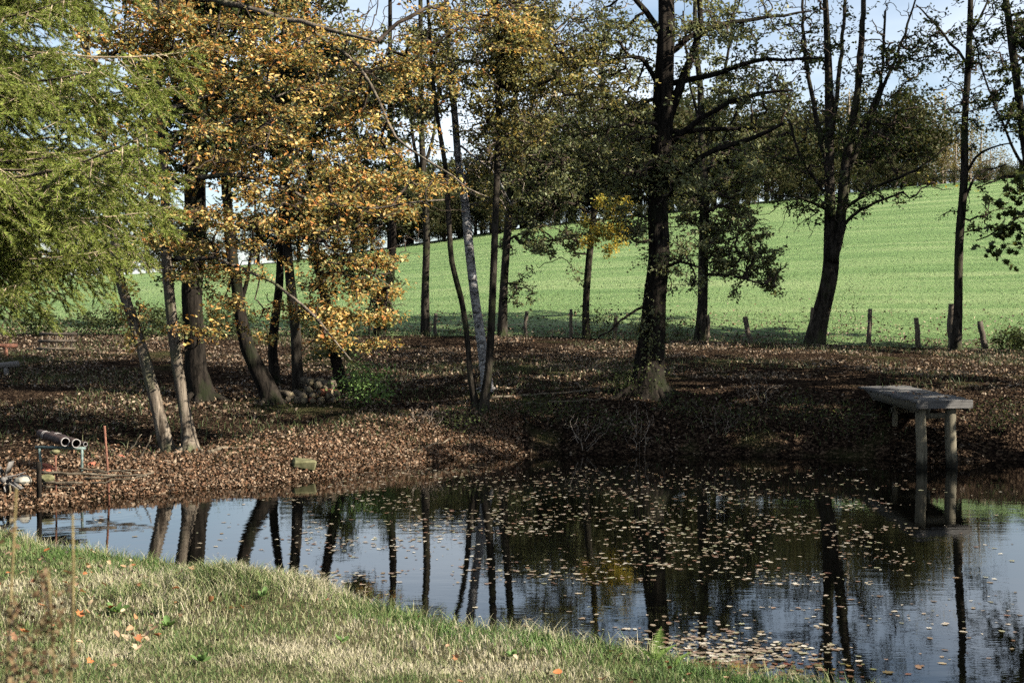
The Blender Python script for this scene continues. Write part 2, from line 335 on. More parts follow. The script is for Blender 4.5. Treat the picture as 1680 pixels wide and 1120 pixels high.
def fieldmat():
    m, n, out = newmat('young_crop_field'); v = mapped(n, (1, 1, 1))
    fine = noise(n, mapped(n, (1, .30, 0), 'Object'), 7.0, 8, .8); row = noise(n, mapped(n, (.05, .45, 0), 'Object', (0, 0, R(-9))), 1.0, 7, .70); big = noise(n, mapped(n, (.03, .05, 0)), 1, 3)
    k = mathn(n, 'ADD', mathn(n, 'MULTIPLY', fine.outputs[0], .45), mathn(n, 'ADD', mathn(n, 'MULTIPLY', row.outputs[0], .55), mathn(n, 'MULTIPLY', big.outputs[0], .15)))
    wv = n.nodes.new('ShaderNodeTexWave'); wv.wave_type = 'BANDS'; wv.bands_direction = 'Y'; wv.inputs['Scale'].default_value = .022; wv.inputs['Distortion'].default_value = 1.2; wv.inputs['Detail'].default_value = 3; n.links.new(mapped(n, (1, 1, 0), 'Object', (0, 0, R(-7))), wv.inputs['Vector'])
    tr = ramp(n, [(.0, (-.0, 0, 0)), (.93, (0, 0, 0)), (.99, (.05, .05, .05))]); n.links.new(wv.outputs['Fac'], tr.inputs[0]); k = mathn(n, 'SUBTRACT', k, mathn(n, 'MULTIPLY', tr.outputs[0], .4))
    r = ramp(n, [(.42, (.052, .10, .028)), (.56, (.110, .176, .056)), (.68, (.20, .25, .105))]); n.links.new(k, r.inputs[0])
    principled(n, out, r.outputs[0], .85, fine.outputs[0], 1.0, .15, .15); return m
M['field'] = fieldmat()
def watermat():
    m, n, out = newmat('pond_water'); v = mapped(n, (1, 2.2, 1)); a = noise(n, v, 1.3, 3, .5); b = noise(n, mapped(n, (1, 3.0, 1)), 9, 2, .5)
    h = mathn(n, 'ADD', mathn(n, 'MULTIPLY', a.outputs[0], .7), mathn(n, 'MULTIPLY', b.outputs[0], .10))
    tc = n.nodes.new('ShaderNodeTexCoord'); vd = n.nodes.new('ShaderNodeVectorMath'); vd.operation = 'DISTANCE'; vd.inputs[1].default_value = (-6.55, 18.6, 0); n.links.new(tc.outputs['Object'], vd.inputs[0]); ds = vd.outputs['Value']
    warp = mathn(n, 'ADD', ds, mathn(n, 'MULTIPLY', noise(n, v, .8, 2).outputs[0], .5)); ring = mathn(n, 'MULTIPLY', mathn(n, 'SINE', mathn(n, 'MULTIPLY', warp, 24.0), 0), mathn(n, 'MAXIMUM', mathn(n, 'SUBTRACT', 1.0, mathn(n, 'DIVIDE', ds, 6.5)), 0.0)); h = mathn(n, 'ADD', h, mathn(n, 'MULTIPLY', ring, .10))
    bs = principled(n, out, (.001, .001, .0008), .015, h, .10, .02, .5); bs.inputs['IOR'].default_value = 1.33; return m
M['water'] = watermat()
M['deck'] = woodmat('weathered_deck', (.04, .039, .037), (.13, .127, .12), 0)
M['post_wood'] = woodmat('jetty_post_wood', (.035, .032, .022), (.15, .135, .095), 2)
def stained():
    m = woodmat('jetty_post_stained', (.045, .042, .028), (.19, .17, .12), 2); n = m.node_tree; b = [q for q in n.nodes if q.type == 'BSDF_PRINCIPLED'][0]; src = b.inputs['Base Color'].links[0].from_socket
    tc = n.nodes.new('ShaderNodeTexCoord'); sp = n.nodes.new('ShaderNodeSeparateXYZ'); n.links.new(tc.outputs['Object'], sp.inputs[0]); z = mathn(n, 'ADD', sp.outputs[2], mathn(n, 'MULTIPLY', noise(n, tc.outputs['Object'], 16, 3).outputs[0], .18)); rp = ramp(n, [(.16, (.10, .10, .08)), (.30, (1, 1, 1))]); n.links.new(z, rp.inputs[0])
    n.links.new(mixc(n, 1.0, src, rp.outputs[0], 'MULTIPLY'), b.inputs['Base Color']); return m
M['post_stained'] = stained()
M['fence_wood'] = woodmat('fence_post_wood', (.035, .028, .02), (.16, .13, .095), 2)
M['log'] = barkmat('log_bark', (.035, .028, .020), (.17, .14, .10), None, 1, 8, .6)
M['log_end'] = woodmat('log_end', (.10, .085, .05), (.22, .18, .11), 2)
M['logred'] = woodmat('log_red', (.16, .06, .03), (.30, .13, .07), 2)
def plainmat(name, c1, c2, scale, rough=.8, metal=0, spec=.3):
    m, n, out = newmat(name); t = noise(n, mapped(n, (1, 1, 1)), scale, 6, .65); r = ramp(n, [(.35, c1), (.68, c2)]); n.links.new(t.outputs[0], r.inputs[0])
    principled(n, out, r.outputs[0], rough, t.outputs[0], .4, .01, spec, metal); return m
M['rust'] = plainmat('rust', (.06, .025, .015), (.20, .085, .05), 14)
M['pipe'] = plainmat('pipe_brown', (.022, .016, .014), (.06, .040, .034), 9, .75, 0, .12)
M['pipe_rim'] = plainmat('pipe_rim', (.16, .145, .135), (.32, .30, .28), 12, .6)
M['stand'] = plainmat('stand_paint', (.045, .065, .058), (.15, .20, .18), 9, .6)
M['stone'] = plainmat('stone', (.10, .095, .075), (.32, .30, .25), 6, .95, 0, .1)
M['mossstone'] = plainmat('mossy_stone', (.055, .055, .025), (.16, .15, .08), 7, .95, 0, .1)
M['brick'] = plainmat('broken_brick', (.22, .06, .035), (.42, .15, .09), 8, .9)
M['wire'] = plainmat('wire', (.05, .05, .05), (.12, .11, .10), 10, .6)
M['greywood'] = woodmat('grey_wood', (.07, .066, .06), (.21, .20, .185), 0)
M['straw'] = leafmat('straw', [(.30, .24, .12), (.42, .35, .2), (.24, .2, .1)], .2, .2)
mm, n_, o_ = newmat('falling_water'); g_ = n_.nodes.new('ShaderNodeBsdfGlass'); g_.inputs['IOR'].default_value = 1.33; g_.inputs['Roughness'].default_value = .15; n_.links.new(g_.outputs[0], o_.inputs[0]); M['trickle'] = mm

# ------------------------------------------------------------------ the setting
def grid(name, X, Y, Z, mat):
    r, c = X.shape; V = np.stack([X, Y, Z], -1).reshape(-1, 3); i = np.arange(r - 1)[:, None] * c + np.arange(c - 1)[None]
    Q = np.stack([i, i + 1, i + c + 1, i + c], -1).reshape(-1, 4)
    return tag(obj(name, mesh_from(name, V, [Q], True), mat), kind='structure')
def axis(lo, hi, core, dense, coarse):
    a = np.arange(-core, core + 1e-6, dense); k = np.geomspace(core, hi, coarse)[1:]; return np.concatenate([-k[::-1] if lo < 0 else [], a, k])
xs = axis(-120, 120, 10, .08, 14)
v = np.r_[np.geomspace(60, .5, 90), np.linspace(.45, -.4, 18)]
X = np.repeat(xs[None], len(v), 0); Y = N_(X) - v[:, None]
o = grid('lawn', X, Y, lawn_z(X, Y), M['lawn']); o['label'] = 'short lawn with dry and green grass in front of the pond'
xs = axis(-120, 120, 18, .15, 14)
v = np.r_[np.linspace(-1.2, 0, 8)[:-1], np.linspace(0, 1, 110) ** 1.25]
X = np.repeat(xs[None], len(v), 0); F0 = F_(X); Y = np.where(v[:, None] < 0, F0 + v[:, None], F0 + (FENCE_Y + .3 - F0) * np.clip(v[:, None], 0, 1))
o = grid('far_bank', X, Y, bank_z(X, np.minimum(Y, FENCE_Y)), M['bank']); o['label'] = 'bank of leaf litter beyond the pond'
a = np.linspace(-1.6, 1.6, 260); d = np.r_[np.linspace(FENCE_Y, CREST + 10, 90), np.geomspace(CREST + 14, 3000, 25)]
Y = np.repeat(d[:, None], len(a), 1); X = a[None] * Y
o = grid('field', X, Y, field_z(X, Y), M['field']); o['label'] = 'green sloping field of young crop behind the fence'
gx = np.array([-4000, -1000, 0, 1000, 4000.]); gX, gY = np.meshgrid(gx, gx)
o = grid('ground', gX, gY, np.full_like(gX, -1.2), M['bank']); o['label'] = 'ground under the pond and around it'
gX, gY = np.meshgrid(np.linspace(-100, 100, 3), np.linspace(3, 29, 3))
o = grid('pond_water', gX, gY, np.zeros_like(gX), M['water']); o['label'] = 'still dark pond water mirroring trees and sky'

# ------------------------------------------------------------------ grass, litter and other ground cover (uncountable)
def blades(acc, base, h, wd, lean, r=rng):
    n = len(base); a = r.uniform(0, 2 * math.pi, n); side = np.stack([np.cos(a), np.sin(a), 0 * a], 1); b = r.uniform(0, 2 * math.pi, n)
    ln = np.stack([np.cos(b), np.sin(b), 0 * b], 1) * (lean * r.uniform(.2, 1.3, n))[:, None]; H = np.broadcast_to(h, (n,))[:, None]; W = np.broadcast_to(wd, (n,))[:, None] * side * .5
    zz = np.array([0, 0, 1.]); mid = base + H * (.55 * zz + .3 * ln); tip = base + H * (zz * .92 + 1.0 * ln)
    V = np.stack([base - W, base + W, mid + W * .8, mid - W * .8, tip], 1).reshape(-1, 3); i = np.arange(n)[:, None] * 5
    acc.add(V, i + np.array([[0, 1, 2, 3]]), i + np.array([[3, 2, 4]]))
def lawn_points(n, dmin, dmax, r):
    D = np.sqrt(r.uniform(dmin ** 2, dmax ** 2, n)); a = r.uniform(-.50, .46, n); x = a * D; ok = D < N_(x) - .02
    return x[ok], D[ok]
ac = Acc(); r = np.random.default_rng(3)
for n, d0, d1, h0, w0 in ((110000, 5.0, 9.0, .042, .0045), (150000, 8.5, 16.0, .050, .006)):
    x, y = lawn_points(n, d0, d1, r)
    ln = .35 + .9 * np.clip(fbm(x * 1.3 + 9, y * 1.3, 3) + .35, 0, 1); hh = h0 * (r.uniform(.35, 1.3, len(x)) + 2.6 * np.clip(fbm(x * 1.6, y * 1.6, 4) - .02, 0, 1))
    blades(ac, np.stack([x, y, lawn_z(x, y) - .005], 1), hh, w0 * r.uniform(.7, 1.3, len(x)), ln, r)
x = r.uniform(-9, 3.4, 26000); y = N_(x) - np.abs(r.normal(0, .38, len(x))); fr = Acc(); blades(fr, np.stack([x, y, lawn_z(x, y) - .01], 1), r.uniform(.04, .11, len(x)), .0055, .7, r)
tag(obj('shore_grass', fr.mesh('shore_grass'), M['shore_grass']), 'greener grass fringe where the lawn meets the water', 'grass', kind='stuff')
# taller fringe along the water's edge and on the hummock
x = r.uniform(-8, 3.4, 9000); y = N_(x) - np.abs(r.normal(0, .16, len(x))); blades(ac, np.stack([x, y, lawn_z(x, y) - .01], 1), r.uniform(.06, .19, len(x)), .006, .75, r)
x = r.normal(-2.1, .5, 5000); y = r.normal(11.2, .3, 5000); ok = y < N_(x) - .05; x, y = x[ok], y[ok]; blades(ac, np.stack([x, y, lawn_z(x, y) - .01], 1), r.uniform(.06, .17, len(x)), .006, .9, r)
tag(obj('lawn_grass', ac.mesh('lawn_grass'), M['grass']), 'short mixed green and straw-coloured grass of the near lawn', 'grass', kind='stuff')

ac = Acc(); r = np.random.default_rng(5)
D = 43.2 + 60 * r.random(60000) ** 2.0; x = r.uniform(-.46, .46, len(D)) * D
rowk = .7 + .6 * (vnoise(x * .05, D * .9 + x * .1) > .45)
blades(ac, np.stack([x, D, field_z(x, D) - .01], 1), r.uniform(.035, .10, len(D)) * rowk, .012 + D * .00015, .8, r)
tag(obj('crop_blades', ac.mesh('crop_blades'), M['crop']), 'young green crop blades covering the near part of the field', 'crop', kind='stuff')

ac = Acc(); r = np.random.default_rng(6); n = 170000
D = np.sqrt(r.uniform(17 ** 2, 44.5 ** 2, n)); x = r.uniform(-.47, .47, n) * D; steep = (x > -.5) & (D < F_(x) + 3.0); ok = (D > F_(x) - .12) & (fbm(x * .55 + 3, D * .55, 4) > -.10 + .34 * r.random(n) ** 1.6 - .02) & (~steep | (r.random(n) < .45)); x, D = x[ok], D[ok]
z = np.where(D < FENCE_Y, bank_z(x, np.minimum(D, FENCE_Y)), field_z(x, D)) + r.uniform(.0, .035, len(x))
leaves(ac, np.stack([x, D, np.maximum(z, .004)], 1), r.uniform(.03, .085, len(x)), up=.6, wid=.7, droop=.0, r=r)
x = r.uniform(-.46, .46, 5000); D = 43 + np.abs(r.normal(0, 3.5, 5000)); x = x * D; leaves(ac, np.stack([x, D, field_z(x, D) + r.uniform(.03, .13, 5000)], 1), r.uniform(.06, .12, 5000), .9, .7, 0, r)
n = 42000; x = r.uniform(-8.5, .2, n); D = F_(x) - .1 + np.abs(r.normal(0, 1.6, n)); D = np.minimum(D, 42); sl = Acc(); leaves(sl, np.stack([x, D, np.maximum(bank_z(x, D) + r.uniform(0, .05, n), .004)], 1), r.uniform(.022, .075, n) * (.6 + .5 * r.random(n)), .5, .7, 0, r)
tag(obj('shore_litter', sl.mesh('shore_litter'), M['shore_litter']), 'warm brown leaves heaped along the left shore', 'leaf litter', kind='stuff')
tag(obj('leaf_litter', ac.mesh('leaf_litter'), M['litter']), 'brown fallen leaves covering the far bank', 'leaf litter', kind='stuff')
ac = Acc(); r = np.random.default_rng(7); n = 30000
D = np.sqrt(r.uniform(18 ** 2, 43.4 ** 2, n)); x = r.uniform(-.46, .46, n) * D; ok = (D > F_(x) + .3) & ((fbm(x * .35 + 11, D * .35, 3) > .03) | (D > 42.2)); x, D = x[ok], D[ok]
blades(ac, np.stack([x, D, bank_z(x, np.minimum(D, 43)) - .01], 1), r.uniform(.05, .2, len(x)) * np.where(D > 42, 1.8, 1), .012, .8, r)
tag(obj('bank_grass', ac.mesh('bank_grass'), M['bank_grass']), 'thin grass tufts between the leaf litter of the far bank', 'grass', kind='stuff')
exec_marker = None

# ------------------------------------------------------------------ trees
def grow(seeds, targets, alpha=.30, down=.6):
    """join every target to the nearest reachable node (short path to the trunk preferred); returns positions and parents"""
    ns, ntg = len(seeds), len(targets); pos = np.vstack([seeds, targets]); par = np.full(ns + ntg, -1); path = np.zeros(ns + ntg)
    d = targets[:, None] - seeds[None]; c = np.linalg.norm(d, axis=2) + down * np.maximum(0, -d[..., 2])
    best = c.min(1); bp = c.argmin(1); left = np.ones(ntg, bool); order = []
    for _ in range(ntg):
        i = int(np.argmin(np.where(left, best, 1e9))); left[i] = False; order.append(i + ns); par[i + ns] = bp[i]
        path[i + ns] = path[bp[i]] + np.linalg.norm(pos[i + ns] - pos[bp[i]])
        d = targets - targets[i]; c = np.linalg.norm(d, axis=1) + down * .4 * np.maximum(0, -d[:, 2]) + alpha * path[i + ns]
        m = left & (c < best); best[m] = c[m]; bp[m] = i + ns
    return pos, par, order, ns
def branch_tubes(acc, pos, par, order, ns, r0=.004, rmax=.07, r=rng, wob=.10):
    e = 2.4; rad = np.zeros(len(pos)); kids = {}
    for i in reversed(order):
        rad[i] = min(rmax, max(r0, rad[i] ** (1 / e) if rad[i] else r0)); p = par[i]; kids.setdefault(p, []).append(i)
        if p >= ns: rad[p] += rad[i] ** e
    main = {p: max(k, key=lambda q: rad[q]) for p, k in kids.items()}
    for i in order:
        p = par[i]
        if p >= ns and main.get(p) == i: continue
        ch = [pos[p], pos[i]]; rr = [rad[i], rad[i]]; j = i
        while j in main: j = main[j]; ch.append(pos[j]); rr.append(rad[j])
        ch = np.array(ch); rr = np.array(rr)
        m = np.empty((2 * len(ch) - 1, 3)); m[::2] = ch; L_ = np.linalg.norm(np.diff(ch, axis=0), axis=1)[:, None]
        m[1::2] = (ch[1:] + ch[:-1]) / 2 + r.normal(0, wob, (len(ch) - 1, 3)) * L_
        R2 = np.empty(len(m)); R2[::2] = rr; R2[1::2] = (rr[1:] + rr[:-1]) / 2; R2[-1] *= .5
        tube(acc, m, R2, 5 if rr[0] > .018 else 3)
def cloud(c, D, r, tier=0):
    """twig points filling an uneven clump with leafy sprays: (px, py, half-width px, half-height px, half-depth m, count[, depth shift])"""
    n = int(c[5] * 2.0); m = max(3, n // 9); u = unit(r.normal(size=(m, 3))) * (r.random((m, 1)) ** .45); u *= 1 + .7 * (vnoise(u[:, 0] * 2 + c[0], u[:, 1] * 2 + c[1])[:, None] - .5)
    x = c[0] + c[2] * u[:, 0]; y = c[1] + c[3] * u[:, 1]; d = D + c[4] * u[:, 2] + (c[6] if len(c) > 6 else 0)
    if tier: y = np.round((y - .10 * x) / tier) * tier + .10 * x + r.normal(0, tier * .12, m)
    C = np.stack([(x - 840) / FPX * d, d, CAM_Z - (y - YH) / FPX * d], 1)
    Ls = np.clip(.42 * c[2] / FPX * D, .35, .95); dr = unit(np.stack([u[:, 0], u[:, 2], -u[:, 1] * (.25 if tier else .8)], 1) + r.normal(0, .55, (m, 3)) * [1, 1, .35 if tier else .8])
    w_ = np.arange(n) % m; t = r.random((n, 1)) * 2 - 1
    return C[w_] + dr[w_] * t * Ls + r.normal(0, .14, (n, 3)) * Ls * (1.1 - np.abs(t)) * np.array([1, 1, .45 if tier else .9])
TREES = {}
def tree(name, label, cat, trunk, bark, clouds=(), leafmat=None, per=12, size=.08, limbs=(), D=None, spread=.085, twig='twig', up=.7, wid=.62, group=None, seed=0, limb_out=0.0, droop=.25, rough=.10, leafname='foliage', down=.6, extra=(), k=10, tier=0, bare_k=.45, roots=5):
    r = np.random.default_rng(seed + 100)
    bx, by = trunk[0][0], trunk[0][1]
    if D is None: D = ghit(bx, by)
    pts = np.array([[*P(x, y, D), .86 * wpx / FPX * D / 2] for x, y, wpx in trunk])
    gz = ground_z(pts[0, 0], D); dz = gz - pts[0, 2]
    pts[0, 2] = gz
    base = np.array([pts[0, 0], D, gz]); root = empty(name, base, label, cat, group); TREES.setdefault(name, []).append(root)
    pts[:, 1] += r.normal(0, .06, len(pts)) * np.arange(len(pts)) * .5
    foot = pts[0].copy(); foot[2] -= .35; foot[3] *= 1.25; cur = catmull(np.vstack([foot, pts]), .28); cur[:, 3] = np.maximum(cur[:, 3], .01)
    ac = Acc(); tube(ac, cur[:, :3], cur[:, 3], k, True, rough, seed); obj('trunk', ac.mesh('trunk', True, base), M[bark], root)
    if D < 36 and roots:
        R0 = min(.62 * pts[0, 3], .24)
        for q in range(roots):
            a = q * 6.283 / roots + r.uniform(-.4, .4); d_ = np.array([math.cos(a), math.sin(a), 0]); ln = R0 * r.uniform(2.2, 4.2); tt = np.linspace(0, 1, 7)
            rp = base + d_ * (pts[0, 3] * .5 + ln * tt)[:, None] + np.stack([0 * tt, 0 * tt, 0 * tt], 1) + np.array([-d_[1], d_[0], 0]) * (r.normal(0, .12) * ln * tt ** 2)[:, None]
            rp[:, 2] = ground_v(rp) + R0 * (.75 * (1 - tt) ** 2.0 - .25 * tt - .02); ac = Acc(); tube(ac, rp, R0 * (.42 * (1 - tt) + .08), 7, False, .15, q); obj('root', ac.mesh('root', True, base), M[bark], root)
    seeds = [cur[len(cur) // 6:, :3]]
    for i, lb in enumerate(limbs):
        dd = lb[0] if np.isscalar(lb[0]) else 0; q = lb[1:] if np.isscalar(lb[0]) else lb
        lp = np.array([[*P(x, y, D + dd * (j / max(1, len(q) - 1))), wp / FPX * D / 2] for j, (x, y, wp) in enumerate(q)]); lc = catmull(lp, .25); lc[1:-1, :3] += r.normal(0, .015, (len(lc) - 2, 3))
        ac = Acc(); tube(ac, lc[:, :3], np.maximum(lc[:, 3], .006), 7, True, rough, seed + i); obj('limb', ac.mesh('limb', True, base), M[bark], root); seeds.append(lc[2:, :3])
    if clouds:
        leafy = [cloud((*c[:5], c[5] * (1.6 if c[1] < 230 and not tier else .9 if tier else 1.0), *c[6:]), D, r, tier) for c in clouds]
        bare = [cloud((c[0], c[1] - 15, c[2] * 1.25, c[3] * 1.25, c[4] * 1.2, c[5] * bare_k, *c[6:]), D, r) for c in clouds] if bare_k else []
        nleaf = sum(len(q) for q in leafy); T = np.vstack(leafy + bare); isleaf = np.arange(len(T)) < nleaf; g = ground_v(T); isleaf = isleaf[T[:, 2] > g + .15]; T = T[T[:, 2] > g + .15]
        S = np.vstack(seeds); pos, par, order, ns = grow(S, T, down=down); ac = Acc(); branch_tubes(ac, pos, par, order, ns, r0=.00026 * D, r=r)
        obj('twigs', ac.mesh('twigs', True, base), M[twig], root, kind='stuff')
        if leafmat and per:
            ac = Acc(); idx = np.array(order); idx = idx[isleaf[idx - ns]]; n = len(idx); cnt = r.poisson(per * .85, n); who = np.repeat(idx, cnt); t = r.uniform(.0, 1.08, len(who))[:, None]
            p = pos[who] * t + pos[par[who]] * (1 - t); ln = np.linalg.norm(pos[who] - pos[par[who]], axis=1); far = ln[:, None] > 1.1
            p = np.where(far, pos[who] + (pos[par[who]] - pos[who]) / np.maximum(ln[:, None], .01) * r.uniform(0, .9, (len(who), 1)), p)
            p = p + r.normal(0, 1, p.shape) * np.array([spread, spread, spread * .55])
            leaves(ac, p, size * (1.25 if D > 36 else 1.05) * r.uniform(.6, 1.25, len(p)), up, wid, droop, r)
            obj(leafname, ac.mesh(leafname, False, base), M[leafmat], root, kind='stuff')
    for e in extra:
        cl, lm, per2, size2, nm = e; T = np.vstack([cloud(c, D, r) for c in cl]); m = Acc(); cnt = r.poisson(per2, len(T)); p = np.repeat(T, cnt, 0) + r.normal(0, .09, (cnt.sum(), 3))
        leaves(m, p, size2 * r.uniform(.65, 1.25, len(p)), up, wid, droop, r); obj(nm, m.mesh(nm, False, base), M[lm], root, kind='stuff')
        S = np.vstack(seeds); pos, par, order, ns = grow(S, T, down=down); ac = Acc(); branch_tubes(ac, pos, par, order, ns, r=r); obj('twigs', ac.mesh('twigs', True, base), M[twig], root, kind='stuff')
    root['_D'] = D; del root['_D']
    return root, base, D

# --- beech and its neighbour on the left shore
tree('leaning_tree', 'slender tree leaning left at the shore, left of its twin trunk', 'tree',
     [(275, 742, 30), (262, 680, 23), (240, 600, 20), (215, 520, 18), (198, 460, 17), (185, 380, 15), (170, 280, 13), (150, 150, 11), (130, 0, 9), (110, -200, 6)], 'bark_beech',
     [(200, 250, 90, 140, 1.2, 110), (240, 60, 120, 90, 1.4, 120), (150, -130, 140, 120, 1.5, 90), (235, 500, 45, 40, .7, 14)], 'leaf_beech', 14, .085, seed=1, rough=.16, k=20)
beech, bbase, bD = tree('beech_tree', 'shore tree with spreading branches of orange and yellow leaves', 'tree',
     [(312, 742, 40), (306, 700, 25), (290, 600, 21), (283, 500, 20), (275, 420, 18), (268, 300, 16), (262, 150, 14), (258, 0, 12), (255, -250, 8)], 'bark_beech',
     [(330, 80, 110, 110, 1.6, 170), (480, 90, 170, 105, 2.0, 260), (420, 240, 170, 105, 2.0, 280), (570, 220, 110, 105, 1.8, 150), (470, 360, 180, 75, 1.8, 250), (640, 325, 105, 38, 1.0, 110),
      (570, 430, 110, 50, 1.2, 110), (560, 535, 70, 62, 1.0, 100), (635, 500, 50, 35, .8, 40), (455, 510, 90, 55, 1.0, 50), (330, 525, 60, 45, .8, 28), (690, 100, 120, 120, 1.6, 90), (830, 30, 120, 50, 1.4, 60), (350, 430, 100, 40, 1.2, 70), (270, 340, 70, 70, 1.2, 70), (400, -120, 260, 110, 2.5, 170)],
     'leaf_beech', 17, .066, limbs=[(-1.2, (283, 425, 9), (350, 425, 7), (450, 465, 5), (520, 520, 4), (575, 590, 2)), (-1.0, (270, 300, 9), (400, 290, 7), (560, 340, 5), (730, 328, 2)), (.5, (265, 180, 9), (330, 165, 7), (420, 120, 6), (500, 70, 3)),
      (-1.5, (262, -10, 12), (330, -2, 11), (420, 20, 9), (520, 45, 7), (620, 70, 4)), (-1.6, (495, 40, 6), (540, 70, 6), (590, 112, 5.5), (625, 170, 5), (650, 225, 4.5), (700, 262, 3), (790, 320, 2)), (1.0, (268, 250, 7), (380, 200, 6), (480, 150, 4), (600, 130, 2)), (-.5, (278, 380, 7), (380, 372, 5), (520, 400, 3), (640, 470, 2))],
     seed=2, k=20, rough=.16, up=1.0, spread=.075, down=.25, tier=46)
r = np.random.default_rng(77)
lm = [mesh_from('beech_leaf', *[(lambda q: (q[0], [q[1]]))(outline_leaf('oval', .075, .45, s))][0]) for s in range(3)]
for q in lm: q.materials.append(M['beech_one'])
lp = np.vstack([cloud(c, bD, r) for c in [(420, 120, 180, 110, .6, 90, -2.0), (450, 330, 190, 100, .6, 90, -1.9), (560, 520, 60, 60, .3, 45, -1.1), (660, 330, 90, 32, .3, 35, -1.0), (330, 520, 60, 40, .4, 20, -.8)]])
for i, p in enumerate(lp): obj('leaf', lm[i % 3], None, beech, p - bbase, (r.uniform(-.9, .5), r.uniform(-.7, .7), r.uniform(0, 6.28)), r.uniform(.75, 1.2))

# --- the grove behind it
tree('dark_trunk_tree', 'thick black ivy-clad trunk behind the two shore trunks', 'tree', [(331, 655, 58), (322, 610, 42), (318, 560, 38), (316, 480, 40), (318, 400, 42), (325, 250, 36), (330, 100, 30), (335, -100, 22), (338, -260, 12)], 'bark_dark',
     [(330, 180, 130, 140, 2, 180), (340, -60, 150, 120, 2.5, 150)], 'leaf_dark', 22, .11, extra=[([(318, 440, 30, 80, .35, 60)], 'leaf_dark', 16, .08, 'ivy')], seed=3)
tree('bent_trunk_tree', 'tree with trunk sweeping up to the left from a wide foot beside the log pile', 'tree', [(447, 662, 42), (430, 620, 34), (408, 575, 28), (395, 520, 24), (388, 460, 22), (378, 400, 20), (365, 300, 17), (355, 150, 14), (350, -100, 9)], 'bark_dark',
     [(400, 200, 120, 120, 2, 165), (380, -20, 140, 110, 2.5, 135)], 'leaf_dark', 20, .10, k=20, limbs=[((392, 500, 9), (402, 470, 7), (410, 430, 5), (420, 330, 3))], seed=4)
tree('alder_tree', 'narrow dark trunk just left of the log pile', 'tree', [(452, 628, 24), (446, 580, 18), (450, 520, 17), (458, 470, 16), (462, 380, 14), (470, 200, 12), (475, -50, 8)], 'bark_dark', [(480, 150, 100, 120, 2, 135), (480, -50, 120, 80, 2, 90)], 'leaf_dark', 20, .10, seed=5)
tree('alder_tree', 'straight dark trunk rising from the log pile', 'tree', [(490, 652, 26), (487, 600, 22), (484, 540, 20), (478, 480, 19), (470, 400, 17), (468, 250, 14), (465, 0, 10), (465, -150, 7)], 'bark_alder', [(520, 120, 110, 120, 2, 150), (560, 300, 90, 70, 1.5, 90), (470, -80, 120, 80, 2, 90)], 'leaf_green', 18, .10, seed=6)
tree('alder_tree', 'dark trunk leaning left above the green shrub', 'tree', [(562, 645, 28), (552, 590, 22), (540, 530, 20), (528, 470, 18), (515, 380, 15), (505, 200, 12), (500, -50, 8)], 'bark_dark', [(570, 150, 110, 120, 2, 150), (590, 300, 80, 70, 1.5, 75), (600, 440, 60, 60, 1.2, 50), (560, 560, 50, 40, .8, 30), (540, -60, 120, 80, 2, 90)], 'leaf_green', 18, .10, seed=7)
tree('ivy_tree', 'ivy-smothered slanting trunk at the field edge behind the orange leaves', 'tree', [(622, 553, 26), (632, 500, 22), (640, 450, 18), (645, 380, 14), (640, 250, 10), (640, 0, 7)], 'bark_dark', [(640, 200, 80, 120, 2, 90)], 'leaf_dark', 16, .11, D=43, extra=[([(628, 500, 24, 52, .4, 60)], 'leaf_dark', 22, .10, 'ivy')], seed=8)
tree('fence_tree', 'straight slim trunk at the fence right of the orange leaves', 'tree', [(698, 553, 19), (698, 470, 15), (700, 380, 14), (695, 280, 12), (690, 150, 10), (690, 0, 8), (688, -150, 5)], 'bark_alder', [(690, 120, 70, 110, 2, 120), (700, 300, 50, 40, 1.5, 39), (690, -80, 90, 90, 2, 75)], 'leaf_green', 14, .10, D=43, limbs=[((697, 330, 7), (680, 240, 6), (672, 150, 4), (668, 40, 3)), ((696, 280, 6), (715, 200, 5), (722, 80, 3))], seed=9)

# --- the clump in the middle
tree('curved_stem_tree', 'thin curving stem on the left of the clump with the birch', 'tree', [(781, 672, 18), (771, 610, 12), (766, 550, 11), (757, 490, 11), (742, 430, 10), (736, 350, 10), (730, 270, 9), (715, 180, 8), (705, 80, 7), (700, -80, 5)], 'bark_alder', [(720, 80, 70, 100, 1.5, 80), (700, -60, 90, 60, 1.5, 40)], 'leaf_olive', 9, .075, seed=10)
tree('birch_tree', 'birch with black and white patched bark in the middle of the clump', 'tree', [(800, 640, 26), (794, 590, 19), (787, 540, 18), (778, 480, 18), (769, 400, 17), (762, 330, 15), (753, 270, 14), (745, 180, 12), (738, 80, 11), (733, -20, 10), (730, -250, 6)], 'bark_birch',
     [(790, 260, 70, 80, 1.5, 110), (810, 340, 40, 45, 1.0, 50), (800, 90, 90, 110, 1.8, 200), (700, 170, 50, 80, 1.5, 60), (880, 160, 80, 90, 1.6, 110), (930, 60, 90, 60, 1.8, 90), (760, -80, 140, 80, 2, 60)], 'leaf_olive', 7, .065, limbs=[(-.8, (748, 100, 5), (790, 106, 5), (850, 108, 4), (905, 128, 2)), (-.6, (756, 240, 4), (790, 265, 3.5), (820, 300, 3), (838, 335, 2))], twig='twig_pale', seed=11, droop=.7, down=-.15)
tree('alder_tree', 'dark straight stem on the right of the clump with the birch', 'tree', [(792, 676, 24), (800, 620, 16), (806, 540, 15), (810, 440, 14), (813, 360, 13), (816, 250, 12), (818, 120, 11), (814, 0, 9), (812, -200, 6)], 'bark_alder', [(830, 130, 80, 100, 1.8, 170), (850, 40, 110, 70, 1.6, 140), (940, 130, 90, 80, 1.6, 100), (840, 230, 60, 60, 1.3, 70), (820, -90, 120, 70, 2, 50)], 'leaf_olive', 12, .075, seed=12)
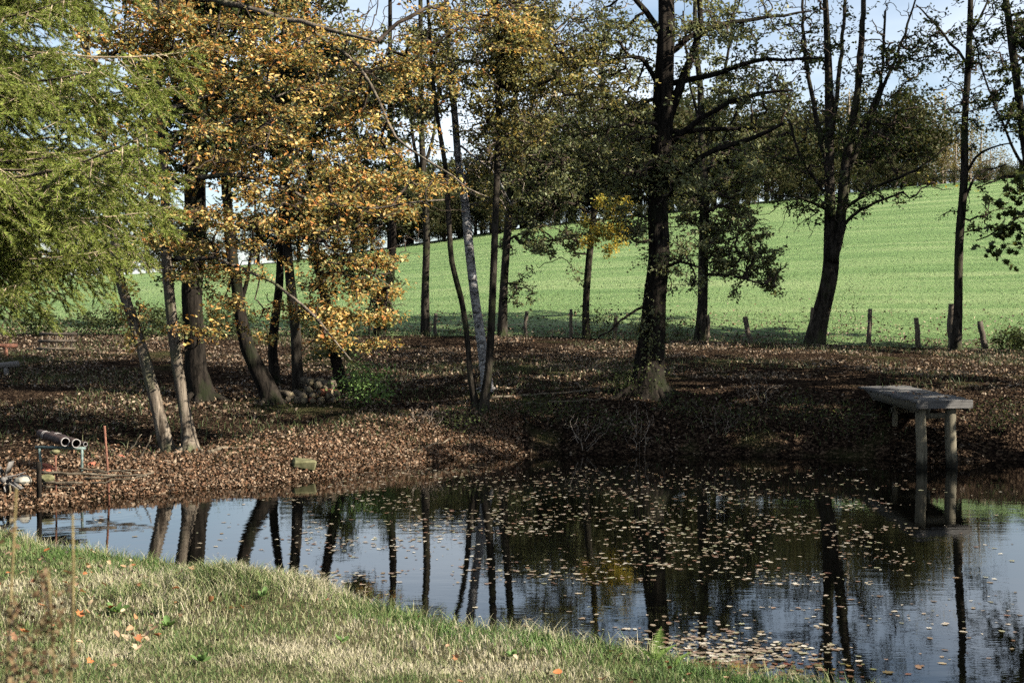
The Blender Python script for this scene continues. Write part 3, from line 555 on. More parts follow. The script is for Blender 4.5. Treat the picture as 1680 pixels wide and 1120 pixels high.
tree('fence_tree', 'slim trunk at the fence just right of the birch clump', 'tree', [(824, 556, 20), (826, 480, 16), (832, 390, 15), (838, 300, 13), (845, 180, 10), (850, 0, 8), (855, -150, 5)], 'bark_alder', [(870, 400, 50, 45, 1.2, 50), (855, 480, 22, 30, .6, 18), (870, 300, 70, 60, 1.8, 90), (880, 180, 80, 90, 2, 90), (860, 20, 90, 80, 2, 50)], 'leaf_green', 13, .095, D=43, seed=13)
tree('young_tree', 'young tree with a patch of yellow leaves, before the oak', 'tree', [(963, 556, 18), (961, 520, 14), (964, 450, 13), (972, 370, 12), (977, 310, 10), (985, 200, 8), (990, 80, 6)], 'bark_alder', [(925, 330, 90, 75, 1.8, 150), (955, 230, 110, 70, 1.8, 150), (930, 410, 60, 40, 1.2, 40), (960, 130, 100, 60, 1.8, 70)], 'leaf_green', 9, .09, D=42.4, extra=[([(1000, 372, 52, 48, .8, 60, -1.6)], 'leaf_yellow', 17, .10, 'yellow_foliage')], seed=14)
tree('oak_tree', 'largest trunk in the middle, dark and rough with heavy limbs and ivy', 'tree', [(1062, 645, 92), (1063, 625, 64), (1064, 605, 54), (1070, 560, 46), (1074, 500, 41), (1080, 420, 38), (1078, 330, 37), (1084, 240, 38), (1086, 150, 37), (1090, 60, 32), (1092, -40, 28), (1095, -250, 18)], 'bark_dark',
     [(1030, 260, 85, 75, 1.8, 200), (1000, 190, 90, 50, 1.6, 90), (1110, 270, 60, 60, 1.5, 80), (1000, 60, 110, 60, 2, 90), (1190, 50, 120, 60, 2, 90), (1240, 150, 90, 60, 1.6, 60), (1230, 240, 60, 40, 1.2, 30), (1080, -120, 220, 100, 3, 160), (1040, 370, 50, 40, 1.2, 50), (1120, 420, 45, 60, 1.0, 50)], 'leaf_green', 10, .082,
     limbs=[(-.5, (1092, 215, 17), (1112, 150, 15), (1135, 95, 12), (1148, 40, 9), (1148, -40, 7)), (-1, (1092, 140, 11), (1165, 125, 9), (1235, 102, 7), (1340, 97, 3)), (.6, (1096, 90, 11), (1160, 48, 9), (1240, 33, 6), (1330, 20, 3)), (-.8, (1100, 235, 12), (1150, 195, 9), (1220, 160, 7), (1300, 150, 3)), (-1, (1095, 320, 12), (1120, 285, 10), (1170, 248, 8), (1230, 230, 7), (1285, 203, 4)), (.5, (1096, 215, 9), (1180, 212, 7), (1280, 208, 4)),
       (-.6, (1078, 140, 9), (1060, 105, 8), (1035, 95, 6), (985, 105, 3)), (0, (1085, 60, 12), (1060, 20, 10), (1010, -40, 7)), (-.5, (1085, 445, 7), (1115, 430, 5), (1150, 440, 3)), (-.4, (1063, 500, 5), (1030, 515, 4), (1000, 540, 3), (975, 560, 2))], extra=[([(1062, 632, 46, 24, .6, 45)], 'leaf_dark', 8, .06, 'ivy'), ([(1062, 585, 36, 60, .5, 70), (1076, 420, 28, 110, .45, 60)], 'leaf_green', 9, .065, 'ivy')], bare_k=.9, seed=15, rough=.16, k=30)
tree('leafy_fence_tree', 'tree at the fence right of the oak with low leafy green boughs', 'tree', [(1148, 562, 26), (1152, 500, 20), (1154, 420, 19), (1154, 330, 18), (1151, 240, 15), (1150, 150, 12), (1140, 50, 9), (1140, -120, 6)], 'bark_alder', [(1185, 400, 75, 60, 1.6, 150), (1240, 450, 55, 32, 1.0, 70), (1130, 330, 60, 60, 1.6, 90), (1200, 330, 60, 60, 1.6, 110), (1180, 150, 70, 110, 1.8, 60), (1215, 260, 60, 50, 1.5, 60), (1150, -50, 100, 80, 2, 40)], 'leaf_green', 13, .10, D=43,
     limbs=[((1152, 270, 6), (1178, 170, 5), (1198, 60, 4), (1210, -40, 2)), ((1152, 300, 6), (1190, 220, 4), (1240, 120, 3)), ((1152, 230, 5), (1130, 130, 4), (1120, 20, 3)), (-1, (1156, 450, 6), (1200, 452, 4), (1270, 470, 2))], twig='twig', bare_k=.9, seed=16)
tree('forked_tree', 'dark forked tree with many upright stems, standing at the fence', 'tree', [(1337, 567, 42), (1346, 520, 32), (1357, 470, 29), (1365, 425, 28), (1361, 370, 21), (1359, 300, 19), (1361, 200, 16), (1358, 100, 13), (1350, 0, 10), (1345, -150, 6)], 'bark_alder',
     [(1355, 330, 100, 45, 1.8, 100), (1480, 95, 65, 55, 1.6, 90), (1340, 90, 120, 100, 2, 120), (1420, 220, 110, 80, 2, 90), (1300, 240, 70, 80, 1.6, 60), (1460, 320, 80, 35, 1.4, 34), (1390, -80, 170, 90, 2.4, 80)], 'leaf_dark', 5.5, .095, D=43,
     limbs=[((1364, 430, 22), (1375, 385, 19), (1382, 330, 18), (1390, 250, 14), (1405, 150, 12), (1412, 50, 9), (1420, -100, 6)), ((1360, 300, 9), (1340, 200, 8), (1320, 100, 6), (1315, 0, 4)), ((1386, 290, 9), (1425, 200, 7), (1470, 90, 5), (1500, 0, 3)), ((1360, 250, 8), (1375, 120, 7), (1385, 0, 5)), ((1392, 240, 7), (1440, 150, 6), (1450, 20, 4)), ((1382, 345, 7), (1430, 310, 5), (1500, 280, 4), (1560, 235, 2)), ((1375, 380, 6), (1410, 345, 5), (1480, 315, 3)), ((1358, 345, 6), (1310, 325, 4), (1265, 320, 2)), ((1360, 330, 6), (1310, 250, 5), (1280, 150, 3))], extra=[([(1470, 180, 120, 100, 1.2, 16), (1540, 300, 60, 40, .8, 8)], 'leaf_yellow', 1.6, .11, 'yellow_foliage')], bare_k=.9, seed=17, rough=.14, k=20)
tree('slim_tree', 'slim straight trunk beside the stout fence post, near the right edge', 'tree', [(1568, 578, 24), (1572, 500, 17), (1573, 400, 16), (1577, 300, 15), (1582, 200, 13), (1586, 100, 12), (1588, 0, 10), (1590, -150, 7)], 'bark_alder', [(1560, 90, 90, 80, 1.8, 70), (1610, 330, 60, 50, 1.4, 30), (1600, 200, 70, 60, 1.5, 30), (1590, -80, 120, 90, 2, 60)], 'leaf_dark', 6, .09, D=42, limbs=[((1578, 290, 5), (1610, 250, 4), (1660, 235, 2)), ((1575, 345, 5), (1600, 290, 4), (1650, 270, 2)), ((1586, 110, 5), (1540, 50, 4), (1500, 10, 2)), ((1588, 60, 5), (1620, 0, 3), (1640, -60, 2))], bare_k=.9, seed=18)
tree('edge_tree', 'trunk slanting out of the picture at the right edge', 'tree', [(1722, 590, 30), (1708, 450, 24), (1695, 330, 21), (1680, 240, 18), (1668, 150, 16), (1655, 50, 14), (1645, -50, 11), (1635, -200, 7)], 'bark_alder', [(1655, 130, 60, 110, 1.6, 80), (1720, 60, 100, 140, 2.2, 120), (1760, 250, 90, 100, 2, 100), (1680, -120, 160, 100, 2.4, 110)], 'leaf_dark', 9, .095, D=38, limbs=[((1690, 300, 6), (1650, 220, 4), (1610, 120, 3), (1590, 40, 2)), ((1697, 350, 6), (1730, 280, 5), (1790, 220, 3))], bare_k=.9, seed=19)
# maple whose bough hangs in from the right
mp, mbase, mD = tree('maple_tree', 'maple outside the right edge with a low bough of lobed leaves', 'tree', [(1830, 640, 46), (1826, 500, 36), (1820, 350, 32), (1815, 200, 28), (1810, 0, 22), (1800, -200, 14)], 'bark_dark', [(1840, 100, 150, 200, 3, 240), (1830, -200, 200, 130, 3.5, 200), (1760, 330, 50, 60, 1.2, 40)], 'leaf_dark', 16, .12, D=31, limbs=[(-1.0, (1822, 400, 12), (1770, 345, 9), (1710, 300, 6), (1650, 290, 4), (1610, 305, 2)), (-.6, (1740, 320, 6), (1700, 340, 4), (1640, 375, 3), (1600, 395, 2))], seed=20)
r = np.random.default_rng(21); mm_ = []
for s in range(4):
    V, Fc = outline_leaf('maple', .17, .2, s); q = mesh_from('maple_leaf', V, [Fc]); q.materials.append(M['maple']); mm_.append(q)
mpos = np.vstack([cloud(c, mD - .8, r) for c in [(1650, 350, 45, 45, .5, 60), (1635, 395, 35, 30, .4, 35), (1675, 300, 40, 30, .5, 30), (1700, 380, 40, 60, .5, 40)]])
pos, par, order, ns = grow(np.array([P(1770, 345, mD - .3), P(1710, 300, mD - .6), P(1650, 290, mD - .9), P(1640, 375, mD - .5), P(1700, 340, mD - .3), P(1610, 305, mD - 1)]), mpos, down=0); ac = Acc(); branch_tubes(ac, pos, par, order, ns, r0=.003, rmax=.01, r=r)
obj('twigs', ac.mesh('twigs', True, mbase), M['twig'], mp, kind='stuff')
for i, p in enumerate(mpos): obj('leaf', mm_[i % 4], None, mp, p - mbase, (r.normal(0, .6), .5 + r.normal(0, .4), r.uniform(0, 6.28)), r.uniform(.7, 1.2))

# --- trees just outside the right edge, whose crowns shade the right bank
tree('shade_tree', 'tall leafy tree just outside the right edge behind the maple', 'tree', [(1885, 610, 40), (1880, 450, 34), (1875, 250, 30), (1870, 0, 22), (1865, -250, 12)], 'bark_dark', [(1850, 330, 110, 120, 3, 70), (1850, 150, 150, 190, 3, 130), (1880, -180, 220, 150, 3.2, 90)], 'leaf_dark', 11, .27, D=39, bare_k=0, roots=0, seed=61)
tree('shade_tree', 'tall leafy tree outside the right edge on the near side of the maple', 'tree', [(2130, 660, 50), (2125, 450, 42), (2120, 200, 36), (2115, -50, 26), (2110, -300, 14)], 'bark_dark', [(2120, 120, 200, 230, 3.2, 140), (2110, -230, 260, 180, 3.5, 90)], 'leaf_dark', 11, .28, D=27, bare_k=0, roots=0, seed=62)

tree('shade_tree', 'leafy tree outside the right edge, nearest the jetty', 'tree', [(1975, 720, 44), (1972, 450, 36), (1968, 150, 30), (1965, -150, 22), (1960, -450, 12)], 'bark_dark', [(1985, 200, 190, 170, 2.2, 100), (1985, -60, 240, 240, 2.6, 90), (1965, -330, 240, 180, 2.8, 80)], 'leaf_dark', 11, .27, D=23.5, bare_k=0, roots=0, seed=63)
tree('shade_tree', 'leafy tree on the right shore outside the picture, nearest the viewer', 'tree', [(2420, 740, 60), (2415, 400, 50), (2410, 50, 40), (2405, -300, 26), (2400, -600, 12)], 'bark_dark', [(2420, 330, 280, 140, 2.6, 100), (2410, -20, 300, 280, 2.8, 90), (2400, -400, 330, 220, 3, 90)], 'leaf_dark', 11, .28, D=21, bare_k=0, roots=0, seed=64)

# --- spruce at the left edge: every bough is a part
def make_bough(seed, Lb):
    r = np.random.default_rng(seed); wood = Acc(); nd = Acc(); segs = []
    t = np.linspace(0, 1, 12); main = np.stack([t * Lb, .04 * np.sin(t * 5 + seed), -.10 * Lb * t + .30 * Lb * (t ** 2 - t) * .6 + .10 * Lb * t ** 3], 1); tube(wood, main, .022 * (1 - t) + .004, 4); segs.append((main[6:], .7))
    s = .12
    while s < .99:
        b = np.array([np.interp(s, t, main[:, i]) for i in range(3)]); side = 1 if int(s * 1000) % 2 else -1; side = r.choice([-1, 1])
        ln = (.30 + .62 * (1 - s)) * Lb * .36 * r.uniform(.6, 1.2) * min(1, .45 + s * 2); a = side * R(r.uniform(42, 68)); d = np.array([math.cos(a), math.sin(a), r.uniform(-.75, .25)])
        u = np.linspace(0, 1, 6)[:, None]; sec = b + d * ln * u + np.array([0, 0, -.22 * ln]) * u ** 2; tube(wood, sec, np.linspace(.007, .002, 6), 3); segs.append((sec[1:], 1))
        q = .15
        while q < .95:
            c = np.array([np.interp(q, u[:, 0], sec[:, i]) for i in range(3)]); sd = r.choice([-1, 1]); a2 = a + sd * R(r.uniform(35, 60)); l2 = ln * .52 * (1.1 - q) * r.uniform(.6, 1.35) + .06
            d2 = np.array([math.cos(a2), math.sin(a2), r.uniform(-1.1, .15)]); tr = c + d2 * l2 * np.linspace(0, 1, 3)[:, None]; tube(wood, tr, np.array([.003, .0025, .0015]), 3); segs.append((tr, 1)); q += r.uniform(.05, .09) / max(ln, .1) * 1.05
        s += r.uniform(.024, .044) * 1.6 / Lb * 1.2
    for sg, den in segs:
        if r.random() < .12: continue                      # some twigs have gone bare
        L_ = np.linalg.norm(np.diff(sg, axis=0), axis=1); n = max(3, int(L_.sum() * 520 * den)); tt = r.random(n) * (len(sg) - 1); i = np.minimum(tt.astype(int), len(sg) - 2); f = (tt - i)[:, None]
        p = sg[i] * (1 - f) + sg[i + 1] * f; d = unit(sg[i + 1] - sg[i]); o_ = unit(np.cross(d, r.normal(size=(n, 3)))); dirn = unit(d * 1.15 + o_ + np.array([0, 0, .2])); ln = r.uniform(.026, .044, (n, 1)); wv = unit(np.cross(dirn, r.normal(size=(n, 3)))) * .0031
        V = np.stack([p - wv, p + wv, p + dirn * ln], 1).reshape(-1, 3); nd.add(V, np.arange(n)[:, None] * 3 + np.array([[0, 1, 2]]))
    return wood.mesh('bough_wood', True), nd.mesh('needles')
SPX, SPD = -5.75, 11.9
gz = ground_z(SPX, SPD); spruce = empty('spruce_tree', (SPX, SPD, gz), 'spruce with drooping green needled boughs filling the left edge', 'tree')
ac = Acc(); zz = np.linspace(-.3, 15, 40); tube(ac, np.stack([.04 * np.sin(zz), .04 * np.cos(zz * .7), zz], 1), np.interp(zz, [-.3, 0, 1, 15], [.26, .21, .18, .03]), 12, True, .1); obj('trunk', ac.mesh('trunk', True), M['bark_dark'], spruce)
boughs = [make_bough(s, 3.0) for s in range(4)]
for a_, b_ in boughs: a_.materials.append(M['sprucetwig']); b_.materials.append(M['needles'])
r = np.random.default_rng(31); z = 2.5; i = 0; th = 0
while z < 14:
    for kx in range(8):
        th += 2 * math.pi / 8 + r.uniform(-.25, .25); a = th % (2 * math.pi)
        Lr = np.interp(z, [0, 2.5, 2.8, 3.3, 4.4, 5.2, 7, 14], [2.0, 2.0, 2.3, 3.05, 3.05, 2.6, 1.9, .4]) * r.uniform(.82, 1.1); wv = boughs[i % 4]; i += 1
        o = obj('bough', wv[0], None, spruce, (0, 0, z + r.uniform(-.1, .1)), (r.uniform(-.25, .25), r.uniform(-.04, .16), a), Lr / 3.0)
        obj('needles', wv[1], None, o, kind='stuff')
    z += .21 if z < 6.0 else .5; th += .6

# --- wood beyond the field: every tree a thing, sharing a few crowns
def crown_mesh(seed, n, h, wdt, sz, flat=.0):
    r = np.random.default_rng(seed); k = 34; c = unit(r.normal(size=(k, 3))) * (r.random((k, 1)) ** .5) * np.array([wdt * .40, wdt * .40, h * .44]) + np.array([0, 0, h * .47]); rad = r.uniform(.10, .20, k) * wdt
    w_ = r.integers(0, k, n); p = c[w_] + unit(r.normal(size=(n, 3))) * (r.random((n, 1)) ** .35) * rad[w_][:, None]; p = p[p[:, 2] > .3]
    ac = Acc(); leaves(ac, p, sz * r.uniform(.6, 1.3, len(p)), .5, .7, .2, r); m = ac.mesh('crown')
    ac = Acc(); tube(ac, np.array([[0, 0, -.6], [.05, 0, h * .25], [.1, .1, h * .6], [.1, .2, h * .85]]), [.24, .19, .12, .03], 7, True)
    for j in range(14):
        q = c[j]; s_ = np.array([.05, 0, h * r.uniform(.18, .5)]); tube(ac, np.array([s_, (s_ + q) / 2 + r.normal(0, .15, 3), q]), [.08, .05, .015], 4)
    return m, ac.mesh('trunk', True)
crowns = [crown_mesh(s, 6500, 1.0 * h, wd, .26) for s, h, wd in ((1, 10, 8), (2, 11, 7.5), (3, 8.5, 8), (4, 12, 9))]
bare = [crown_mesh(s, 1500, h, wd, .22) for s, h, wd in ((5, 10, 8), (6, 11, 8))]
for q in crowns: q[0].materials.append(M['leaf_far']); q[1].materials.append(M['bark_dark'])
for q in bare: q[0].materials.append(M['leaf_fargold']); q[1].materials.append(M['twig_pale'])
r = np.random.default_rng(41)
far = []   # (px x, top y, distance)
for x in np.arange(-80, 490, 36): far.append((x, 350 + 20 * math.sin(x * 1.7), 132 + 3 * math.cos(x * 3)))
for x in np.arange(650, 860, 26): far.append((x, 248 + 18 * math.sin(x * 2.1), 133))
for x in np.arange(490, 850, 30): far.append((x, 275 + 30 * math.sin(x), 126 + 3 * math.cos(x * 3)))
for x in np.arange(835, 1270, 26): far.append((x + r.uniform(-8, 8), 142 + r.uniform(-25, 30), 131 + r.uniform(-6, 6)))
for x in np.arange(1275, 1500, 27): far.append((x + r.uniform(-8, 8), 135 + r.uniform(-20, 35), 140 + r.uniform(-5, 8)))
far += [(1515, 145, 146), (1548, 128, 150), (1580, 150, 148), (1606, 190, 152), (1640, 238, 165), (1668, 246, 165), (1700, 240, 165), (1735, 230, 160), (1780, 220, 160), (1545, 190, 141), (1500, 175, 143), (1565, 205, 144), (1590, 215, 146), (1622, 222, 155), (1655, 262, 150), (1690, 258, 152), (1715, 250, 155), (1530, 220, 140)]
for x in np.arange(850, 1500, 30): far.append((x + r.uniform(-12, 12), np.interp(x, [850, 1050, 1300, 1500], [300, 285, 262, 262]) + r.uniform(-30, 20), 127 + r.uniform(-2, 2)))
nfar = len(far)
for x in np.arange(-60, 1660, 34): far.append((x + r.uniform(-9, 9), np.interp(x, TX, TY) - r.uniform(16, 34), 125.5 + r.uniform(-1, 1)))
for i, (x, ytop, D) in enumerate(far):
    X = (x - 840) / FPX * D; g = float(field_z(X, D)); H = max(1.2, CAM_Z + (YH - ytop) / FPX * D - g); gold = 1505 < x < 1625 or (i % 9 == 4)
    lab, grp = ('pale thinly leaved tree on the skyline right of the forked tree', 'pale thin trees on the skyline') if gold and x > 1500 else ('leafy tree in the wood along the far edge of the field', 'trees in the wood beyond the field') if x > 480 else ('low tree on the far rise at the left behind the spruce and shore trunks', 'low trees on the left rise')
    if 480 < x < 1500 and not gold:
        wh = 'behind the orange leaves' if x < 640 else 'behind the birch clump' if x < 850 else 'left of the oak' if x < 1060 else 'between the oak and the forked tree' if x < 1290 else 'behind the forked tree'
        lab, grp = f'leafy tree of the wood beyond the field, seen {wh}', f'far wood {wh}'
    if gold and x < 1500: lab, grp = ('thinly leaved tree in the wood along the far edge of the field', 'thin trees in the wood beyond the field')
    if x > 1625: lab, grp = ('low leafy tree on the skyline at the right edge', 'skyline trees at the right edge')
    if i >= nfar:
        wh = 'behind the spruce and shore trunks' if x < 480 else 'behind the orange leaves' if x < 650 else 'left of the oak' if x < 1060 else 'right of the oak'; gold = False; lab, grp = f'low bush along the far edge of the field, {wh}', f'far edge bushes {wh}'
    t = empty('woodland_tree' if i < nfar else 'edge_bush', (X, D, g), lab, 'tree' if i < nfar else 'bush', grp); t.rotation_euler[2] = r.uniform(0, 6.28); q = bare[i % 2] if gold else crowns[i % 4]; hh = {0: 10, 1: 11, 2: 8.5, 3: 12}[i % 4] if not gold else (10, 11)[i % 2]; s = H / hh; t.scale = (s * r.uniform(.95, 1.15) * (1 if i < nfar else 1.9), s * r.uniform(.95, 1.15), s)
    obj('crown', q[0], None, t, kind='stuff'); obj('trunk', q[1], None, t)

# ------------------------------------------------------------------ shrubs, undergrowth
def shrub(name, label, px, py, wpx, hpx, n, lm, per, size, D=None, depth=.5, tw='twig', seed=0, cat='shrub', group=None, stems=7):
    r = np.random.default_rng(seed + 500); D = D or ghit(px, py); X = (px - 840) / FPX * D; g = ground_z(X, D); base = np.array([X, D, g]); root = empty(name, base, label, cat, group)
    W, H = wpx / FPX * D, hpx / FPX * D; u = unit(r.normal(size=(n, 3))) * (r.random((n, 1)) ** .4); T = base + u * np.array([W, depth, H * .5]) + np.array([0, 0, H * .55]); T = T[T[:, 2] > ground_v(T) + .03]
    S = base + np.stack([r.normal(0, W * .25, stems), r.normal(0, depth * .25, stems), np.full(stems, -.05)], 1); pos, par, order, ns = grow(S, T, alpha=.5); ac = Acc(); branch_tubes(ac, pos, par, order, ns, .003, .018, r); obj('stems', ac.mesh('stems', True, base), M[tw], root, kind='stuff')
    if per:
        c = r.poisson(per, len(T)); p = np.repeat(T, c, 0) + r.normal(0, .09, (c.sum(), 3)); ac = Acc(); leaves(ac, p, size * r.uniform(.6, 1.3, len(p)), .6, .6, .2, r); obj('foliage', ac.mesh('foliage', False, base), M[lm], root, kind='stuff')
    return root
shrub('shrub', 'bright green leafy shrub at the bank right of the log pile', 598, 668, 52, 72, 150, 'leaf_shrub', 9, .06, seed=1)
shrub('sapling_clump', 'tangle of leafy saplings at the fence round the young tree', 985, 558, 45, 62, 90, 'leaf_dark', 4, .09, 42.2, .6, seed=2)
shrub('sapling_clump', 'leafy saplings at the fence between oak and leafy tree', 1110, 556, 38, 40, 60, 'leaf_dark', 5, .08, 42.2, .5, seed=3)
shrub('sapling_clump', 'thin sapling with few leaves beside the forked tree', 1388, 562, 30, 110, 40, 'leaf_olive', 1.5, .07, 42.6, .4, seed=4)
shrub('bramble', 'low bramble against the foot of the oak', 1030, 652, 50, 55, 100, 'leaf_dark', 4, .06, None, .6, 'twig', 5)
shrub('bramble', 'low bramble on the bank below the birch clump', 860, 690, 70, 40, 90, 'leaf_dark', 5, .05, None, .5, 'twig', 6)
for i, (x, y, wp, hp, lab) in enumerate([(760, 712, 50, 42, 'dark scrub on the bank under the curved stem'), (930, 700, 60, 50, 'dark scrub on the bank left of the oak foot'), (1010, 722, 45, 40, 'dark scrub at the waterline below the oak'), (1120, 690, 55, 52, 'dark scrub on the bank right of the oak foot'), (1210, 712, 60, 46, 'dark scrub on the bank halfway from oak to jetty'), (1310, 700, 60, 52, 'dark scrub on the bank left of the jetty'), (1400, 715, 55, 50, 'dark scrub beside the shore end of the jetty'), (1640, 712, 55, 50, 'dark scrub on the bank right of the jetty')]):
    shrub('scrub', lab, x, y, wp, hp, 110, 'leaf_dark', 3, .055, None, .6, 'twig', 70 + i, stems=14)
for i, (x, y, wp, hp, lab) in enumerate([(1052, 745, 34, 85, 'tangle of pale bare stems at the water below the oak'), (960, 735, 46, 60, 'bare twiggy shrub on the bank left of the oak'), (1245, 665, 55, 60, 'grey bare twigs on the bank between oak and jetty'), (1180, 715, 50, 50, 'low bare twigs at the waterline between oak and jetty'), (700, 700, 40, 34, 'small bare twigs on the bank right of the green shrub')]):
    shrub('bare_shrub', lab, x, y, wp, hp, 60, None, 0, 0, None, .5, 'twig_pale', 10 + i)
for i, (x, wp, hp, lab) in enumerate([(70, 60, 38, 'dark undergrowth at the field edge behind the pallet frame'), (170, 50, 45, 'dark undergrowth at the field edge left of the shore trunks'), (262, 50, 50, 'dark undergrowth at the field edge between the shore trunks'), (375, 50, 56, 'dark undergrowth at the field edge right of the black trunk'), (520, 60, 50, 'dark undergrowth at the field edge behind the grove'), (1670, 40, 34, 'low undergrowth at the fence by the right edge')]):
    shrub('undergrowth', lab, x, 556, wp, hp, 90, 'leaf_dark', 14, .10, 42.4, .7, seed=30 + i)

# ------------------------------------------------------------------ shape helpers for built things
def box(acc, c, s, ax=None):
    """box centred c, full sizes s, axes rows of ax"""
    ax = np.eye(3) if ax is None else np.asarray(ax, float); k = np.array([[-1, -1, -1], [1, -1, -1], [1, 1, -1], [-1, 1, -1], [-1, -1, 1], [1, -1, 1], [1, 1, 1], [-1, 1, 1]]) * .5 * np.asarray(s)
    acc.add(np.asarray(c) + k @ ax, [[0, 3, 2, 1], [4, 5, 6, 7], [0, 1, 5, 4], [1, 2, 6, 5], [2, 3, 7, 6], [3, 0, 4, 7]])
def bevbox_mesh(name, s, b=.006, jit=0, seed=0):
    import bmesh
    bm = bmesh.new(); bmesh.ops.create_cube(bm, size=1); r = np.random.default_rng(seed)
    for v_ in bm.verts: v_.co = Vector([v_.co[i] * s[i] + r.normal(0, 1) * jit for i in range(3)])
    bmesh.ops.bevel(bm, geom=bm.edges[:], offset=b, segments=1, affect='EDGES'); me = bpy.data.meshes.new(name); bm.to_mesh(me); bm.free(); return me
def rock_mesh(name, s, seed):
    import bmesh
    bm = bmesh.new(); bmesh.ops.create_icosphere(bm, subdivisions=2, radius=1); r = np.random.default_rng(seed); pl = unit(r.normal(size=(9, 3))); ds = r.uniform(.62, .95, 9)
    for v_ in bm.verts:
        c = np.array(v_.co)
        for n, dd in zip(pl, ds):
            e = c @ n - dd
            if e > 0: c = c - n * e
        v_.co = Vector(c * np.asarray(s) + r.normal(0, .01, 3) * np.asarray(s))
    me = bpy.data.meshes.new(name); bm.to_mesh(me); bm.free(); return me

# ------------------------------------------------------------------ jetty
FL, FR, BL, BR = (1505, 660), (1595, 655.5), (1411, 637.5), (1480, 633.5)
zt = 1.12; D0 = 23.2
fl = np.array([(FL[0] - 840) / FPX * D0, D0, zt]); fr = np.array([(FR[0] - 840) / FPX * (D0 + .35), D0 + .35, zt]); dirw = (fr - fl); Wj = np.linalg.norm(dirw); dirw /= Wj
diry = np.array([-dirw[1], dirw[0], 0]); bl = np.array([(BL[0] - 840) / FPX * 28.3, 28.3, zt]); diry = (bl - fl); Lj = np.linalg.norm(diry); diry /= Lj; dirz = np.array([0, 0, 1.])
jetty = empty('jetty', (fl[0], fl[1], 0), 'weathered grey plank jetty on round posts over the dark water', 'jetty'); jo = np.array([fl[0], fl[1], 0])
angz = math.atan2(dirw[1], dirw[0]); npl = 36; pw = Lj / npl; r = np.random.default_rng(51)
pms = [bevbox_mesh('plank', (Wj, pw - .022, .04), .005, .005, s) for s in range(3)]
for q in pms: q.materials.append(M['deck'])
for i in range(npl):
    c = fl + dirw * (Wj / 2 + r.normal(0, .008)) + diry * (pw * (i + .5)) + dirz * (-.02 + r.normal(0, .006)); obj('plank', pms[i % 3], None, jetty, c - jo, (r.normal(0, .006), r.normal(0, .006), angz + r.normal(0, .004)))
me = bevbox_mesh('fascia', (Wj + .02, .035, .14), .004, .002, 5); obj('fascia', me, M['deck'], jetty, fl + dirw * Wj / 2 - diry * .02 + dirz * (-.062) - jo, (0, R(.6), angz))
for sgn in (.04, Wj - .04):
    ac = Acc(); box(ac, (fl + dirw * sgn + diry * Lj / 2 + dirz * -.115), (.05, Lj - .1, .15), [dirw, diry, dirz]); obj('beam', ac.mesh('beam', False, jo), M['post_wood'], jetty)
def jpost(px, ywater, wpx, ztop, seed, lean=0, zbot=-.9, Dp=None):
    D = Dp or CAM_Z * FPX / (ywater - YH); X = (px - 840) / FPX * D; z = np.linspace(zbot, ztop, 14); ac = Acc(); tube(ac, np.stack([X + lean * (z) + .012 * np.sin(z * 4 + seed), np.full(14, D), z], 1), wpx / FPX * D / 2 * (1.06 - .1 * (z - z[0]) / 2), 12, True, .10, seed); obj('post', ac.mesh('post', True, jo), M['post_stained'], jetty); return X, D
p1 = jpost(1512, 771, 17, 1.02, 1, Dp=23.42); p2 = jpost(1562, 770, 19, 1.02, 2, -.015, Dp=23.6); p3 = jpost(1469, 745, 9, .98, 3, .01); p4 = jpost(1521, 742, 9, .98, 4, .01)
for (a_, b_, za, zb_) in ((p1, p2, .86, .86), (p3, p4, .80, .78), (p1, p4, .62, .95)):
    ac = Acc(); A = np.array([a_[0], a_[1] + .02, za]); B = np.array([b_[0], b_[1] + .02, zb_]); dx = unit(B - A); up_ = np.array([0, 0, 1.]); dn = unit(np.cross(up_, dx)); box(ac, (A + B) / 2, (np.linalg.norm(B - A) + .16, .04, .09), [dx, dn, np.cross(dx, dn)]); obj('brace', ac.mesh('brace', False, jo), M['post_wood'], jetty)
r = np.random.default_rng(52); oval = []
for s in range(4):
    V, Fc = outline_leaf('oval', .085, .35, s); q = mesh_from('curled_leaf', V, [Fc]); q.materials.append(M['fallen']); oval.append(q)
for i in range(16):
    p = fl + dirw * r.uniform(.05, Wj - .1) + diry * r.uniform(.2, Lj * .8) + dirz * .012
    tag(obj('fallen_leaf', oval[i % 4], None, None, p, (r.normal(0, .2), r.normal(0, .2), r.uniform(0, 6.28)), r.uniform(.7, 1.1)), 'curled brown leaf lying on the jetty planks', 'leaf', 'leaves on the jetty')

